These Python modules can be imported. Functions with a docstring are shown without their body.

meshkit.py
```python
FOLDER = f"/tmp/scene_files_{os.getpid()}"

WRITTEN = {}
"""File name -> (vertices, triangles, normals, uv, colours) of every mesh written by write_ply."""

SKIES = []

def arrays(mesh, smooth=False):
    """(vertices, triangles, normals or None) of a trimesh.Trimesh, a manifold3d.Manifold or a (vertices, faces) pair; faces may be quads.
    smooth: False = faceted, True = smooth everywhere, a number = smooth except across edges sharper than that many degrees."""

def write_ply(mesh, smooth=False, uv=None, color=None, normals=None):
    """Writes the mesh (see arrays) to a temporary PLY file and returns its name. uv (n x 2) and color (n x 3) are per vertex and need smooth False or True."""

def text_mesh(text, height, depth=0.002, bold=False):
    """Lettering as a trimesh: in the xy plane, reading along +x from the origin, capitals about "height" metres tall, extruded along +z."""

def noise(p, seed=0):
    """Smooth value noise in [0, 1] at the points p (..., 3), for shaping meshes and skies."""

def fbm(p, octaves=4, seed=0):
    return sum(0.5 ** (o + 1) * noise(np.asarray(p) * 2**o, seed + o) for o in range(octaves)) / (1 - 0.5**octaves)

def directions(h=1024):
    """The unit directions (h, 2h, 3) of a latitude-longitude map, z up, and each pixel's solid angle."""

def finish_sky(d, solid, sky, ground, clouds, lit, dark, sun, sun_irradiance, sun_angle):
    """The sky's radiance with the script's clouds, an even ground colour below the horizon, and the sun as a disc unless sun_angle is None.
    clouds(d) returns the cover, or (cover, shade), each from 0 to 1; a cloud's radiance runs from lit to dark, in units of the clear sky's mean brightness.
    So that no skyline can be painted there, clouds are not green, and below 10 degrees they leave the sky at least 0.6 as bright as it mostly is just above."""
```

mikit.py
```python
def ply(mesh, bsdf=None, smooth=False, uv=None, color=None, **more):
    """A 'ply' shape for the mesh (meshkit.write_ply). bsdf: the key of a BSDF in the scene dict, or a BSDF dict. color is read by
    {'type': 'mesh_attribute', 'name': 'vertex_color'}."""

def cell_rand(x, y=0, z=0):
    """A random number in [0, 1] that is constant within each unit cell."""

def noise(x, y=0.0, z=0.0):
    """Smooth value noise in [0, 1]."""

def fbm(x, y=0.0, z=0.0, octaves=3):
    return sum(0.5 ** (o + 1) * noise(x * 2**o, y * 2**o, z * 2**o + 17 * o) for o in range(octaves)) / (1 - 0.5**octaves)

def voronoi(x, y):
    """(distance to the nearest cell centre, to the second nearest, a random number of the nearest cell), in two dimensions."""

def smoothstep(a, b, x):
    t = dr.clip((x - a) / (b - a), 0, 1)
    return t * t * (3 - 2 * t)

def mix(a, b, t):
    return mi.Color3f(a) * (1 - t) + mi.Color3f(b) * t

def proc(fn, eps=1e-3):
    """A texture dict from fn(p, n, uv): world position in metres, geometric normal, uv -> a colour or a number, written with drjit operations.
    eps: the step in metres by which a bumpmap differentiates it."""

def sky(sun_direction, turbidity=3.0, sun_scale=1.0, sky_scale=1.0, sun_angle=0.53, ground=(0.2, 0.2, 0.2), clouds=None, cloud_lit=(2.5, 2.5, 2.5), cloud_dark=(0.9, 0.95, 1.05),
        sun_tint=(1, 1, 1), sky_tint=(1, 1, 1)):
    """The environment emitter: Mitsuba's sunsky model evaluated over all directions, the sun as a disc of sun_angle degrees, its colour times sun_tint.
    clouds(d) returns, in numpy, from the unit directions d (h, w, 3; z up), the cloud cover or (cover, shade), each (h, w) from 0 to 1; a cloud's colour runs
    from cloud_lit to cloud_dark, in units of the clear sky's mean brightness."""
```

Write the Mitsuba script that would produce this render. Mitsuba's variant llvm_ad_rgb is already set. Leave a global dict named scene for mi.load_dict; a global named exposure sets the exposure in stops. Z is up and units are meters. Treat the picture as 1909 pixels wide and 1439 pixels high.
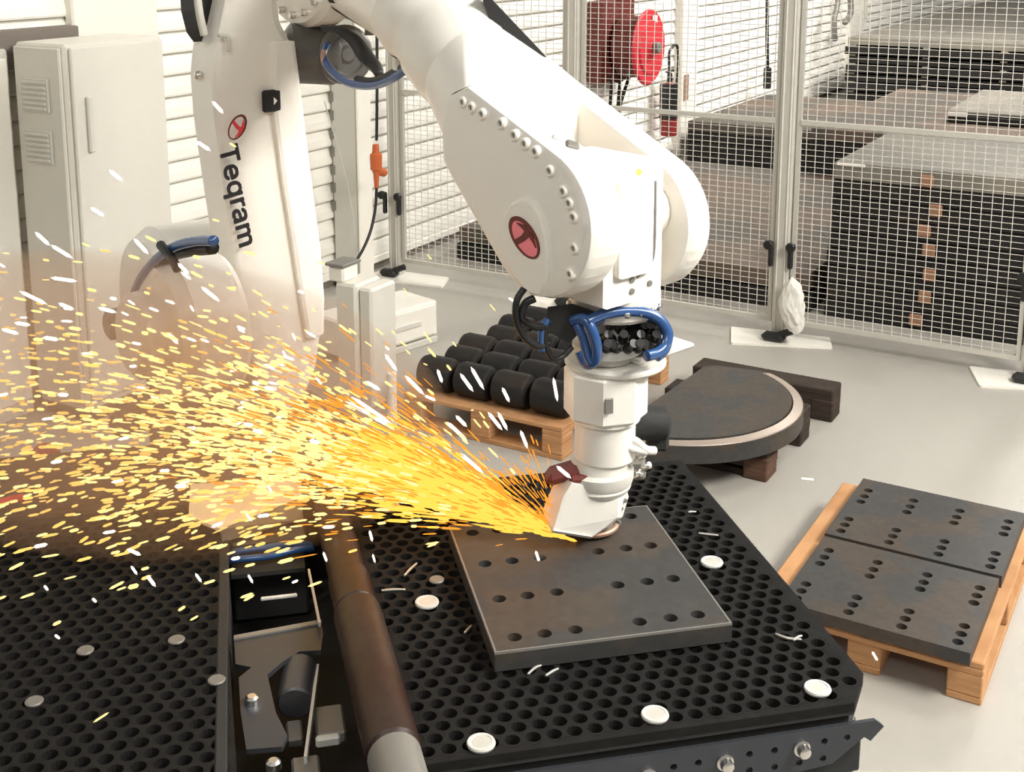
import math, random
import numpy as np
import trimesh
import drjit as dr
import mitsuba as mi
import mikit, meshkit
from manifold3d import Manifold, CrossSection
from shapely.geometry import Polygon, Point, box as sbox
from shapely.ops import unary_union

random.seed(7)
rng = np.random.default_rng(7)
T4 = mi.ScalarTransform4f
scene, labels = {}, {}

# ------------------------------------------------------------------ camera, sky, lamps, exposure
# World: camera above the origin at eye height, looking along +y; z up; metres.
H = 2.2
FPX, CX, CY = 2307.0, 955.0, 320.0            # focal length and principal point of the 1909 x 1439 frame
PITCH = math.atan(444 / 2307)
CP, SP = math.cos(PITCH), math.sin(PITCH)
exposure = 0.75
scene['camera'] = {'type': 'perspective', 'fov': 2 * math.degrees(math.atan(954.5 / FPX)), 'fov_axis': 'x', 'near_clip': 0.05, 'far_clip': 200.0,
                   'principal_point_offset_x': (CX - 954.5) / 1909, 'principal_point_offset_y': -(CY - 719.5) / 1439,
                   'to_world': T4().look_at(origin=[0, 0, H], target=[0, CP, H - SP], up=[0, 0, 1])}


def cover(d):
    n = meshkit.fbm(d * 2.0, 3, 3)
    return np.ones(d.shape[:2]), np.clip(0.25 + 0.3 * n, 0, 1)


scene['sky'] = mikit.sky([0.5, -0.35, 0.8], turbidity=4, sun_scale=0.0, clouds=cover, cloud_lit=(1.85, 1.8, 1.67), cloud_dark=(1.35, 1.32, 1.25), ground=(0.35, 0.34, 0.32))
LAMP_RAD = 20.0

# ------------------------------------------------------------------ frames
A0 = math.radians(-30.3)
EF = np.array([math.cos(A0), math.sin(A0), 0.0])      # along the fence, to the right
EW = np.array([-math.sin(A0), math.cos(A0), 0.0])     # along the wall, away
EZ = np.array([0, 0, 1.0])


def frame(o, x, y, z=(0, 0, 1)):
    m = np.eye(4)
    m[:3, 0], m[:3, 1], m[:3, 2], m[:3, 3] = x, y, z, o
    return m


ROOM = frame((0, 0, 0), EF, EW)                       # (u along fence, w along wall, z)
TA = math.radians(12.5)
TX, TY = np.array([math.cos(TA), math.sin(TA), 0]), np.array([-math.sin(TA), math.cos(TA), 0])
TABLE = frame((0.681, 2.069, 0), TX, TY)              # origin: front right corner of the table


def tr(mesh, m):
    mesh = mesh.copy()
    mesh.apply_transform(m)
    return mesh


def rp(u, w, z=0.0):
    return u * EF + w * EW + z * EZ


def tp(a, b, z=0.0):
    return TABLE[:3, 3] + a * TX + b * TY + z * EZ


def ray(x, y):
    v = y - CY
    return np.array([x - CX, FPX * CP - v * SP, -FPX * SP - v * CP])


def at_z(x, y, z):                                    # the point at height z that the photograph shows at x, y
    d = ray(x, y)
    return np.array([0, 0, H]) + d * (z - H) / d[2]


def at_y(x, y, Y):                                    # the same at distance Y
    d = ray(x, y)
    return np.array([0, 0, H]) + d * Y / d[1]


def on_plane(x, y, p, n):
    d = ray(x, y)
    return np.array([0, 0, H]) + d * np.dot(np.array(p) - [0, 0, H], n) / np.dot(d, n)


# ------------------------------------------------------------------ mesh helpers
def cat(*ms):
    return trimesh.util.concatenate([m for m in ms if m is not None])


def hull(pts):
    return trimesh.convex.convex_hull(np.asarray(pts, float))


def cbox(sx, sy, sz, c=0.004, at=(0, 0, 0)):
    """A box with chamfered edges, centred."""
    h = np.array([sx, sy, sz]) / 2.0
    c = min(c, 0.45 * h.min() * 2)
    p = []
    for i in (-1, 1):
        for j in (-1, 1):
            for k in (-1, 1):
                s = np.array([i, j, k])
                for ax in range(3):
                    q = (h - c) * s
                    q[ax] = h[ax] * s[ax]
                    p.append(q)
    return tr(hull(p), trimesh.transformations.translation_matrix(at))


def bx(x0, x1, y0, y1, z0, z1, c=0.003):
    return cbox(abs(x1 - x0), abs(y1 - y0), abs(z1 - z0), c, ((x0 + x1) / 2, (y0 + y1) / 2, (z0 + z1) / 2))


def plain(x0, x1, y0, y1, z0, z1):
    m = trimesh.creation.box((x1 - x0, y1 - y0, z1 - z0))
    m.apply_translation(((x0 + x1) / 2, (y0 + y1) / 2, (z0 + z1) / 2))
    return m


def basis(d):
    d = np.asarray(d, float) / np.linalg.norm(d)
    a = np.cross(d, [0, 0, 1.0] if abs(d[2]) < 0.9 else [1.0, 0, 0])
    a /= np.linalg.norm(a)
    return a, np.cross(d, a), d


def cyl(p0, p1, r, n=24, r1=None, c=0.0):
    """A cylinder or cone from p0 to p1 with chamfer c."""
    p0, p1 = np.asarray(p0, float), np.asarray(p1, float)
    a, b, d = basis(p1 - p0)
    L = np.linalg.norm(p1 - p0)
    r1 = r if r1 is None else r1
    prof = [(0, r - c), (c, r), (L - c, r1), (L, r1 - c)] if c else [(0, r), (L, r1)]
    pts = []
    for t, rr in prof:
        for k in range(n):
            q = 2 * math.pi * k / n
            pts.append(p0 + d * t + rr * (math.cos(q) * a + math.sin(q) * b))
    f = []
    for i in range(len(prof) - 1):
        for k in range(n):
            k2 = (k + 1) % n
            f += [[i * n + k, i * n + k2, (i + 1) * n + k2], [i * n + k, (i + 1) * n + k2, (i + 1) * n + k]]
    pts += [p0, p1]
    e = (len(prof) - 1) * n
    for k in range(n):
        k2 = (k + 1) % n
        f += [[len(pts) - 2, k2, k], [len(pts) - 1, e + k, e + k2]]
    m = trimesh.Trimesh(pts, f, process=False)
    if m.volume < 0:
        m.invert()
    return m


def lathe(prof, o, axis, n=32):
    """prof: (distance along axis, radius) pairs."""
    a, b, d = basis(axis)
    o = np.asarray(o, float)
    pts, f = [], []
    for t, rr in prof:
        for k in range(n):
            q = 2 * math.pi * k / n
            pts.append(o + d * t + max(rr, 1e-5) * (math.cos(q) * a + math.sin(q) * b))
    for i in range(len(prof) - 1):
        for k in range(n):
            k2 = (k + 1) % n
            f += [[i * n + k, i * n + k2, (i + 1) * n + k2], [i * n + k, (i + 1) * n + k2, (i + 1) * n + k]]
    m = trimesh.Trimesh(pts, f, process=True)
    if m.volume < 0:
        m.invert()
    return m


def smooth_path(pts, n=8, closed=False):
    """Catmull-Rom through the points."""
    P = np.asarray(pts, float)
    out = []
    N = len(P)
    for i in range(N if closed else N - 1):
        p0, p1, p2, p3 = (P[(i - 1) % N], P[i], P[(i + 1) % N], P[(i + 2) % N]) if closed else (P[max(i - 1, 0)], P[i], P[i + 1], P[min(i + 2, N - 1)])
        for t in np.arange(n) / n:
            out.append(0.5 * (2 * p1 + (p2 - p0) * t + (2 * p0 - 5 * p1 + 4 * p2 - p3) * t * t + (3 * p1 - p0 - 3 * p2 + p3) * t ** 3))
    if not closed:
        out.append(P[-1])
    return np.array(out)


def tube(pts, r, n=10, smooth=8):
    P = smooth_path(pts, smooth) if smooth else np.asarray(pts, float)
    rs = np.full(len(P), r) if np.isscalar(r) else np.interp(np.linspace(0, 1, len(P)), np.linspace(0, 1, len(r)), r)
    d = np.gradient(P, axis=0)
    d /= np.linalg.norm(d, axis=1, keepdims=True) + 1e-12
    a, _, _ = basis(d[0])
    V, F = [], []
    for i in range(len(P)):
        a = a - np.dot(a, d[i]) * d[i]
        a /= np.linalg.norm(a)
        b = np.cross(d[i], a)
        for k in range(n):
            q = 2 * math.pi * k / n
            V.append(P[i] + rs[i] * (math.cos(q) * a + math.sin(q) * b))
    for i in range(len(P) - 1):
        for k in range(n):
            k2 = (k + 1) % n
            F += [[i * n + k, i * n + k2, (i + 1) * n + k2], [i * n + k, (i + 1) * n + k2, (i + 1) * n + k]]
    V += [P[0], P[-1]]
    e = (len(P) - 1) * n
    for k in range(n):
        k2 = (k + 1) % n
        F += [[len(V) - 2, k2, k], [len(V) - 1, e + k, e + k2]]
    m = trimesh.Trimesh(V, F, process=False)
    if m.volume < 0:
        m.invert()
    return m


def loft(rings):
    n = len(rings[0])
    V = [p for r in rings for p in r]
    F = []
    for i in range(len(rings) - 1):
        for k in range(n):
            k2 = (k + 1) % n
            F += [[i * n + k, i * n + k2, (i + 1) * n + k2], [i * n + k, (i + 1) * n + k2, (i + 1) * n + k]]
    for base, rev in ((0, True), ((len(rings) - 1) * n, False)):
        c = len(V)
        V.append(np.mean(V[base:base + n], axis=0))
        for k in range(n):
            k2 = (k + 1) % n
            F.append([c, base + k2, base + k] if rev else [c, base + k, base + k2])
    m = trimesh.Trimesh(V, F, process=False)
    if m.volume < 0:
        m.invert()
    return m


def extrude(poly, h):
    return trimesh.creation.extrude_polygon(poly, h, engine='earcut')


def mani(m):
    m = m.copy()
    m.merge_vertices()
    return Manifold(__import__('manifold3d').Mesh(vert_properties=np.asarray(m.vertices, np.float32), tri_verts=np.asarray(m.faces, np.uint32)))


def tri(M):
    q = M.to_mesh()
    return trimesh.Trimesh(q.vert_properties[:, :3], q.tri_verts, process=False)


def union(*ms):
    out = mani(ms[0])
    for m in ms[1:]:
        out = out + mani(m)
    return tri(out)


def minus(a, *bs):
    out = mani(a)
    for b in bs:
        out = out - mani(b)
    return tri(out)


def sphere(p, r, sub=2):
    m = trimesh.creation.icosphere(subdivisions=sub, radius=r)
    m.apply_translation(p)
    return m


# ------------------------------------------------------------------ registering
counts = {}


def new(name):
    n = counts.get(name, -1) + 1
    counts[name] = n
    return name if n == 0 else f'{name}_{n:03d}'


def put(name, mesh, mat, parent=None, smooth=False, label=None, **more):
    key = new(name if parent is None else f'{parent}__{name}')
    scene[key] = mikit.ply(mesh, mat, smooth=smooth, **more)
    if label:
        labels[key] = {'label': label}
    return key


def thing(name, label, category, group=None):
    key = new(name)
    labels[key] = {'label': label, 'category': category}
    if group:
        labels[key]['group'] = group
    return key


def single(name, mesh, mat, label, category, group=None, smooth=False, **more):
    key = put(name, mesh, mat, None, smooth, **more)
    labels[key] = {'label': label, 'category': category}
    if group:
        labels[key]['group'] = group
    return key


def structure(name, mesh, mat, smooth=False, label=None):
    key = put(name, mesh, mat, None, smooth)
    labels[key] = {'kind': 'structure'}
    if label:
        labels[key]['label'] = label
    return key


# ------------------------------------------------------------------ materials
def lin(r, g, b):
    return [((c / 255.0) / 12.92 if c <= 10 else (((c / 255.0) + 0.055) / 1.055) ** 2.4) for c in (r, g, b)]


def rgb(*c):
    return {'type': 'rgb', 'value': list(c)}


def mat(name, color, rough=0.5, metal=0.0, spec=0.5, **more):
    scene[name] = {'type': 'twosided', 'bsdf': {'type': 'principled', 'base_color': color if isinstance(color, dict) else rgb(*color), 'roughness': rough, 'metallic': metal, 'specular': spec, **more}}
    return name


fbm, noise, mix, smoothstep = mikit.fbm, mikit.noise, mikit.mix, mikit.smoothstep
mat('m_white', (0.80, 0.77, 0.71), 0.38, spec=0.5)
mat('m_white_cast', (0.78, 0.75, 0.69), 0.32, spec=0.6)
mat('m_light_grey', (0.62, 0.60, 0.55), 0.45)
mat('m_cabinet', (0.66, 0.635, 0.57), 0.45)
mat('m_slat', (0.84, 0.82, 0.76), 0.5)
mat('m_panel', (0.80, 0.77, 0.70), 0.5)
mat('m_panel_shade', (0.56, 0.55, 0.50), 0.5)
mat('m_fence', (0.55, 0.53, 0.48), 0.45, 0.2)
mat('m_mesh', (0.66, 0.635, 0.58), 0.5)
mat('m_black', (0.012, 0.012, 0.012), 0.45)
mat('m_black_soft', (0.02, 0.02, 0.02), 0.7)
mat('m_dark_steel', (0.07, 0.07, 0.075), 0.42, 0.3)
mat('m_blue_steel', (0.050, 0.054, 0.064), 0.4, 0.4)
mat('m_slug', (0.20, 0.19, 0.175), 0.5, 0.3)
mat('m_motor', (0.10, 0.095, 0.088), 0.35, 0.3)
mat('m_bolt', (0.75, 0.72, 0.68), 0.25, 1.0)
mat('m_bolt_dark', (0.22, 0.21, 0.19), 0.5, 0.3)
mat('m_blue', (0.022, 0.075, 0.22), 0.25, spec=0.8)
mat('m_red', (0.62, 0.035, 0.05), 0.4)
mat('m_rose', (0.85, 0.22, 0.26), 0.4)
mat('m_deep_red', (0.24, 0.02, 0.02), 0.45)
mat('m_spacer', (0.33, 0.17, 0.10), 0.7)
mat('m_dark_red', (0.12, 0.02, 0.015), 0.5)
mat('m_orange', (0.50, 0.11, 0.03), 0.5)
mat('m_yellow', (0.8, 0.5, 0.04), 0.5)
mat('m_ink', (0.008, 0.006, 0.008), 0.6)
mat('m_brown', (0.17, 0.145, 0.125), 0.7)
mat('m_bag', (0.72, 0.70, 0.65), 0.35)
mat('m_copper', (0.48, 0.30, 0.22), 0.4, 0.5)
mat('m_ground', (0.40, 0.33, 0.28), 0.4, 0.4)
mat('m_puck', (0.62, 0.61, 0.57), 0.5, 0.2)
mat('m_chip', (0.55, 0.53, 0.48), 0.4, 0.7)


def f_floor(p, n, uv):
    a = fbm(p.x * 0.7, p.y * 0.7, 3.0)
    b = fbm(p.x * 6, p.y * 2.2, 9.0)
    s = smoothstep(0.62, 0.75, fbm(p.x * 2.5 + 11, p.y * 1.1, 5.0))
    k = 0.93 + 0.14 * a + 0.05 * (b - 0.5) - 0.06 * s
    return mi.Color3f(0.375, 0.356, 0.322) * k


mat('m_floor', mikit.proc(f_floor), 0.42, spec=0.35)


def f_plate(p, n, uv):
    a = smoothstep(0.45, 0.62, fbm(p.x * 7, p.y * 7, p.z * 7))
    b = fbm(p.x * 60, p.y * 60, p.z * 60)
    base = mix(mi.Color3f(0.050, 0.049, 0.048), mi.Color3f(0.066, 0.053, 0.043), a)
    return base * (0.8 + 0.4 * b)


mat('m_plate', mikit.proc(f_plate), 0.5, 0.1, spec=0.3)


def f_sheet(p, n, uv):
    a = smoothstep(0.4, 0.65, fbm(p.x * 1.6, p.y * 1.6, 2.0))
    return mix(mi.Color3f(0.18, 0.168, 0.148), mi.Color3f(0.215, 0.195, 0.165), a)


mat('m_sheet', mikit.proc(f_sheet), 0.5, 0.1)


def f_rusty(p, n, uv):
    a = smoothstep(0.4, 0.65, fbm(p.x * 2.2, p.y * 2.2, 2.0))
    return mix(mi.Color3f(0.078, 0.068, 0.058), mi.Color3f(0.12, 0.085, 0.066), a)


mat('m_rusty', mikit.proc(f_rusty), 0.6, 0.1)


def f_wood(p, n, uv):
    g = fbm(p.x * 9, p.y * 9, p.z * 90)
    h = fbm(p.x * 2.5, p.y * 2.5, 4.0)
    return mix(mi.Color3f(0.36, 0.17, 0.075), mi.Color3f(0.60, 0.34, 0.17), g) * (0.75 + 0.5 * h)


mat('m_wood', mikit.proc(f_wood), 0.75, spec=0.2)


def f_wood_dark(p, n, uv):
    g = fbm(p.x * 9, p.y * 9, p.z * 90)
    return mix(mi.Color3f(0.022, 0.017, 0.014), mi.Color3f(0.060, 0.042, 0.033), g)


def f_wood_dim(p, n, uv):
    g = fbm(p.x * 9, p.y * 9, p.z * 90)
    return mix(mi.Color3f(0.06, 0.032, 0.022), mi.Color3f(0.15, 0.085, 0.06), g)


mat('m_wood_dim', mikit.proc(f_wood_dim), 0.75, spec=0.2)
mat('m_wood_dark', mikit.proc(f_wood_dark), 0.75, spec=0.2)


def f_pipe(p, n, uv):
    a = smoothstep(0.35, 0.7, fbm(p.x * 5, p.y * 5, p.z * 12))
    b = fbm(p.x * 50, p.y * 50, p.z * 50)
    return mix(mi.Color3f(0.026, 0.010, 0.007), mi.Color3f(0.032, 0.020, 0.016), a) * (0.8 + 0.4 * b)


mat('m_pipe', mikit.proc(f_pipe), 0.45, 0.1, spec=0.35)


def f_rubber(p, n, uv):
    b = fbm(p.x * 30, p.y * 30, p.z * 30)
    return mi.Color3f(0.012, 0.0115, 0.011) * (0.6 + 0.9 * b)


mat('m_rubber', mikit.proc(f_rubber), 0.75, spec=0.12)


def f_black_plate(p, n, uv):
    b = fbm(p.x * 5, p.y * 5, p.z * 40)
    r = smoothstep(0.62, 0.8, fbm(p.x * 3 + 5, p.y * 3, p.z * 14))
    return mix(mi.Color3f(0.009, 0.008, 0.008) * (0.6 + 0.9 * b), mi.Color3f(0.025, 0.017, 0.013), r)


mat('m_black_plate', mikit.proc(f_black_plate), 0.55, 0.2)

# ------------------------------------------------------------------ lamps of the hall (out of view, over the right-hand bay)
def highbay(o, aim, L, W, power, label):
    """A flood lamp: a housing with a glowing diffuser that faces the point aim."""
    t = thing('flood_lamp', label, 'lamp', None)
    n = np.array(aim, float) - o
    n /= np.linalg.norm(n)
    x = np.cross(n, EZ)
    x /= np.linalg.norm(x)
    m = frame(np.array(o, float), x, np.cross(-n, x), -n)
    put('housing', tr(bx(-L / 2, L / 2, -W / 2, W / 2, 0.0, 0.12, 0.01), m), 'm_light_grey', t)
    q = trimesh.Trimesh([(-L / 2, -W / 2, -0.005), (L / 2, -W / 2, -0.005), (L / 2, W / 2, -0.005), (-L / 2, W / 2, -0.005)], [[0, 2, 1], [0, 3, 2]], process=False)
    scene[f'{t}__diffuser'] = {**mikit.ply(tr(q, m), 'm_white'), 'emitter': {'type': 'area', 'radiance': rgb(power, power * 0.965, power * 0.89), 'sampling_weight': 60.0}}


highbay((4.2, 4.6, 5.0), (0.2, 3.4, 0.8), 2.4, 1.0, LAMP_RAD * 0.6, 'long flood lamp high up at the right, over the fence')
highbay((3.6, 1.2, 4.4), (0.9, 2.9, 0.4), 2.4, 1.0, LAMP_RAD * 1.6, 'long flood lamp high up at the right, beside the viewer')

highbay((-1.2, -1.6, 4.6), (-0.3, 3.0, 1.2), 2.4, 1.0, LAMP_RAD * 0.3, 'long flood lamp high up behind the viewer')
highbay(rp(-0.6, 13.0, 5.2), rp(-4.8, 13.5, 1.2), 3.6, 1.2, LAMP_RAD * 1.5, 'long flood lamp high over the steel stacks behind the fence')

# ------------------------------------------------------------------ floor
structure('floor', plain(-30, 40, -20, 60, -0.2, 0.0), 'm_floor', label='pale grey sealed concrete floor')
WU = -4.806                                            # the wall's plane

# wall with horizontal cladding courses
wall = structure('wall_left', tr(plain(WU - 0.15, WU - 0.012, 0.0, 30, 0.0, 3.3), ROOM), 'm_panel', label='white clad hall wall')


def slat_mesh(w0, w1, z0):
    # a course of the cladding: flat, with a rolled lower lip
    prof = Polygon([(0, 0.020), (0.012, 0.010), (0.026, 0.012), (0.030, 0.022), (0.026, 0.060), (0.014, 0.100), (0.004, 0.110), (0, 0.112)])
    m = extrude(prof, w1 - w0)                         # x = out of the wall, y = up, z = along
    M = frame(rp(WU - 0.012, w0, z0), EF, EZ, EW)
    return tr(m, M)


for k in range(26):
    z0 = 0.093 + 0.114 * k
    for (w0, w1) in ((0.0, 9.0), (9.0, 18.0), (18.0, 30.0)):
        put('cladding_course', slat_mesh(w0, w1 - 0.004, z0), 'm_slat', wall)
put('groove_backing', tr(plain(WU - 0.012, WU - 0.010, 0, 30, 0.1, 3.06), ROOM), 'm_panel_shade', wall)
put('base_rail', tr(bx(WU - 0.02, WU + 0.028, 0, 30, 0.055, 0.103, 0.006), ROOM), 'm_slat', wall, label='white rail along the foot of the cladding')
put('base_plinth', tr(plain(WU - 0.012, WU - 0.004, 0, 30, 0.0, 0.06), ROOM), 'm_brown', wall, label='dark plinth strip under the cladding')
# pilasters and flat panels on the wall
put('pilaster', tr(bx(WU, WU + 0.10, 11.40, 11.80, 0, 3.3, 0.01), ROOM), 'm_panel', wall, label='flat white pilaster beside the hose reel')
put('pilaster', tr(bx(WU, WU + 0.08, 17.6, 18.3, 0, 3.3, 0.01), ROOM), 'm_panel', wall)
put('pilaster', tr(bx(WU, WU + 0.06, 4.02, 4.56, 1.2, 3.3, 0.01), ROOM), 'm_panel', wall, label='flat white panel above the switch cabinet')
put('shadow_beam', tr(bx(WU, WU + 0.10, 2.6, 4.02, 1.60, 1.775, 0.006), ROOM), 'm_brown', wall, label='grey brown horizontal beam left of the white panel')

# column with vertical grey face, standing by the wall behind the robot
col = thing('equipment_column', 'tall pale grey column standing at the wall right of the robot arm', 'column')
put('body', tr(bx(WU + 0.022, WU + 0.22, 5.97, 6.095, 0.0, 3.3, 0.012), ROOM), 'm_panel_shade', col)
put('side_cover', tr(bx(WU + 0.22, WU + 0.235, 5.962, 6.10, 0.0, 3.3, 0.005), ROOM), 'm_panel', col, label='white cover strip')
for k in range(12):
    put('slot', tr(plain(WU + 0.024, WU + 0.045, 5.962, 5.971, 0.50 + 0.114 * k, 0.56 + 0.114 * k), ROOM), 'm_bolt_dark', col, label='dark slot in the column face' if k == 0 else None)

# ------------------------------------------------------------------ switch cabinet at the left
cab = thing('switch_cabinet', 'tall cream switch cabinet with two grey vents, at the wall on the left', 'cabinet')
put('body', tr(bx(-4.666, -4.346, 3.62, 4.19, 0.06, 1.73, 0.012), ROOM), 'm_cabinet', cab)
put('plinth', tr(bx(-4.65, -4.36, 3.64, 4.17, 0.0, 0.06, 0.004), ROOM), 'm_dark_steel', cab)
put('door', tr(bx(-4.346, -4.326, 3.64, 4.175, 0.10, 1.715, 0.006), ROOM), 'm_cabinet', cab)
put('side_door', tr(bx(-4.655, -4.36, 3.602, 3.62, 0.10, 1.715, 0.006), ROOM), 'm_cabinet', cab)
for z in (1.20, 1.43):
    v = put('vent', tr(bx(-4.60, -4.43, 3.588, 3.603, z, z + 0.15, 0.004), ROOM), 'm_panel_shade', cab, label='grey vent')
    for k in range(6):
        put('louvre', tr(bx(-4.592, -4.438, 3.579, 3.589, z + 0.012 + 0.023 * k, z + 0.024 + 0.023 * k, 0.002), ROOM), 'm_light_grey', v)
put('handle', tr(bx(-4.326, -4.306, 3.70, 3.73, 1.25, 1.50, 0.006), ROOM), 'm_light_grey', cab)
cab2 = thing('side_cabinet', 'cabinet with beige shaded side at the left border behind the switch cabinet', 'cabinet')
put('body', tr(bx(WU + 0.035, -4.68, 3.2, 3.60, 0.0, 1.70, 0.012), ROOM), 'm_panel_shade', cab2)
put('door', tr(bx(-4.68, -4.668, 3.22, 3.58, 0.08, 1.66, 0.006), ROOM), 'm_panel', cab2)

# ------------------------------------------------------------------ fence
FW = 6.386
PU = [-4.60, -3.31, -2.02, -0.73]
POST_WHERE = ['grey fence post at the wall, behind the orange plug', 'grey fence post rising behind the robot wrist', 'grey fence post with black clamps on a wide white foot plate, right of the robot', 'grey fence post at the right border']
for i, u in enumerate(PU):
    t = thing('fence_post', POST_WHERE[i], 'fence post')
    put('tube', tr(bx(u - 0.04, u + 0.04, FW - 0.035, FW + 0.035, 0.012, 2.25, 0.006), ROOM), 'm_fence', t)
    for sx in (-1, 1):
        put('edge_profile', tr(bx(u + sx * 0.022 - 0.004, u + sx * 0.022 + 0.004, FW - 0.042, FW - 0.034, 0.05, 2.2, 0.002), ROOM), 'm_light_grey', t)
    # foot plate: a wide four-cornered sheet with a folded corner
    fp = [(-0.30, 0.05), (-0.20, -0.22), (0.30, -0.02), (0.24, 0.14)] if i else [(-0.15, 0.05), (-0.14, -0.20), (0.42, -0.10), (0.34, 0.10)]
    poly = Polygon(fp).buffer(-0.012).buffer(0.012)
    m = extrude(poly, 0.012)
    put('foot_plate', tr(m, ROOM @ frame((u, FW, 0), (1, 0, 0), (0, 1, 0))), 'm_white', t, label='white foot plate on the floor')
    put('foot_lever', cat(tr(cbox(0.13, 0.07, 0.05, 0.02, (u - 0.01, FW - 0.075, 0.035)), ROOM), tr(cyl((u + 0.02, FW - 0.075, 0.05), (u + 0.10, FW - 0.06, 0.085), 0.02, 12), ROOM)), 'm_black', t, label='black foot clamp')
    for sx in (-1, 1):
        c = put('clamp', tr(bx(u + sx * 0.055 - 0.012, u + sx * 0.055 + 0.012, FW - 0.06, FW - 0.03, 0.42, 0.56, 0.006), ROOM), 'm_black', t, label='black panel clamp')
        put('clamp_knob', tr(cyl((u + sx * 0.062, FW - 0.055, 0.545), (u + sx * 0.062, FW - 0.085, 0.545), 0.026, 14, c=0.004), ROOM), 'm_black', c)
WHERE_P = ['mesh fence panel between the wall and the robot wrist', 'mesh fence panel right behind the robot wrist', 'mesh fence panel in front of the steel stacks, right of the clamped post']
WIRE_Z = np.arange(0.14, 2.18, 0.031)
for i in range(3):
    u0, u1 = PU[i] + 0.05, PU[i + 1] - 0.05
    t = thing('mesh_fence', WHERE_P[i], 'fence')
    fr = put('frame', tr(cat(plain(u0, u0 + 0.022, FW - 0.012, FW + 0.012, 0.10, 2.2), plain(u1 - 0.022, u1, FW - 0.012, FW + 0.012, 0.10, 2.2),
                             plain(u0 + 0.022, u1 - 0.022, FW - 0.012, FW + 0.012, 0.10, 0.125), plain(u0 + 0.022, u1 - 0.022, FW - 0.012, FW + 0.012, 2.178, 2.2)), ROOM), 'm_fence', t)
    put('middle_rail', tr(plain(u0 + 0.022, u1 - 0.022, FW - 0.022, FW + 0.004, 1.205, 1.230), ROOM), 'm_fence', t)
    ws = [plain(u, u + 0.0036, FW - 0.0018, FW + 0.0018, 0.125, 2.178) for u in np.arange(u0 + 0.05, u1 - 0.04, 0.05)]
    ws += [plain(u0 + 0.022, u1 - 0.022, FW + 0.0018, FW + 0.0048, z, z + 0.0029) for z in WIRE_Z]
    k = put('wire_mesh', tr(cat(*ws), ROOM), 'm_mesh', t, label='fine welded wire mesh')
    labels[k]['kind'] = 'stuff'
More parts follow.
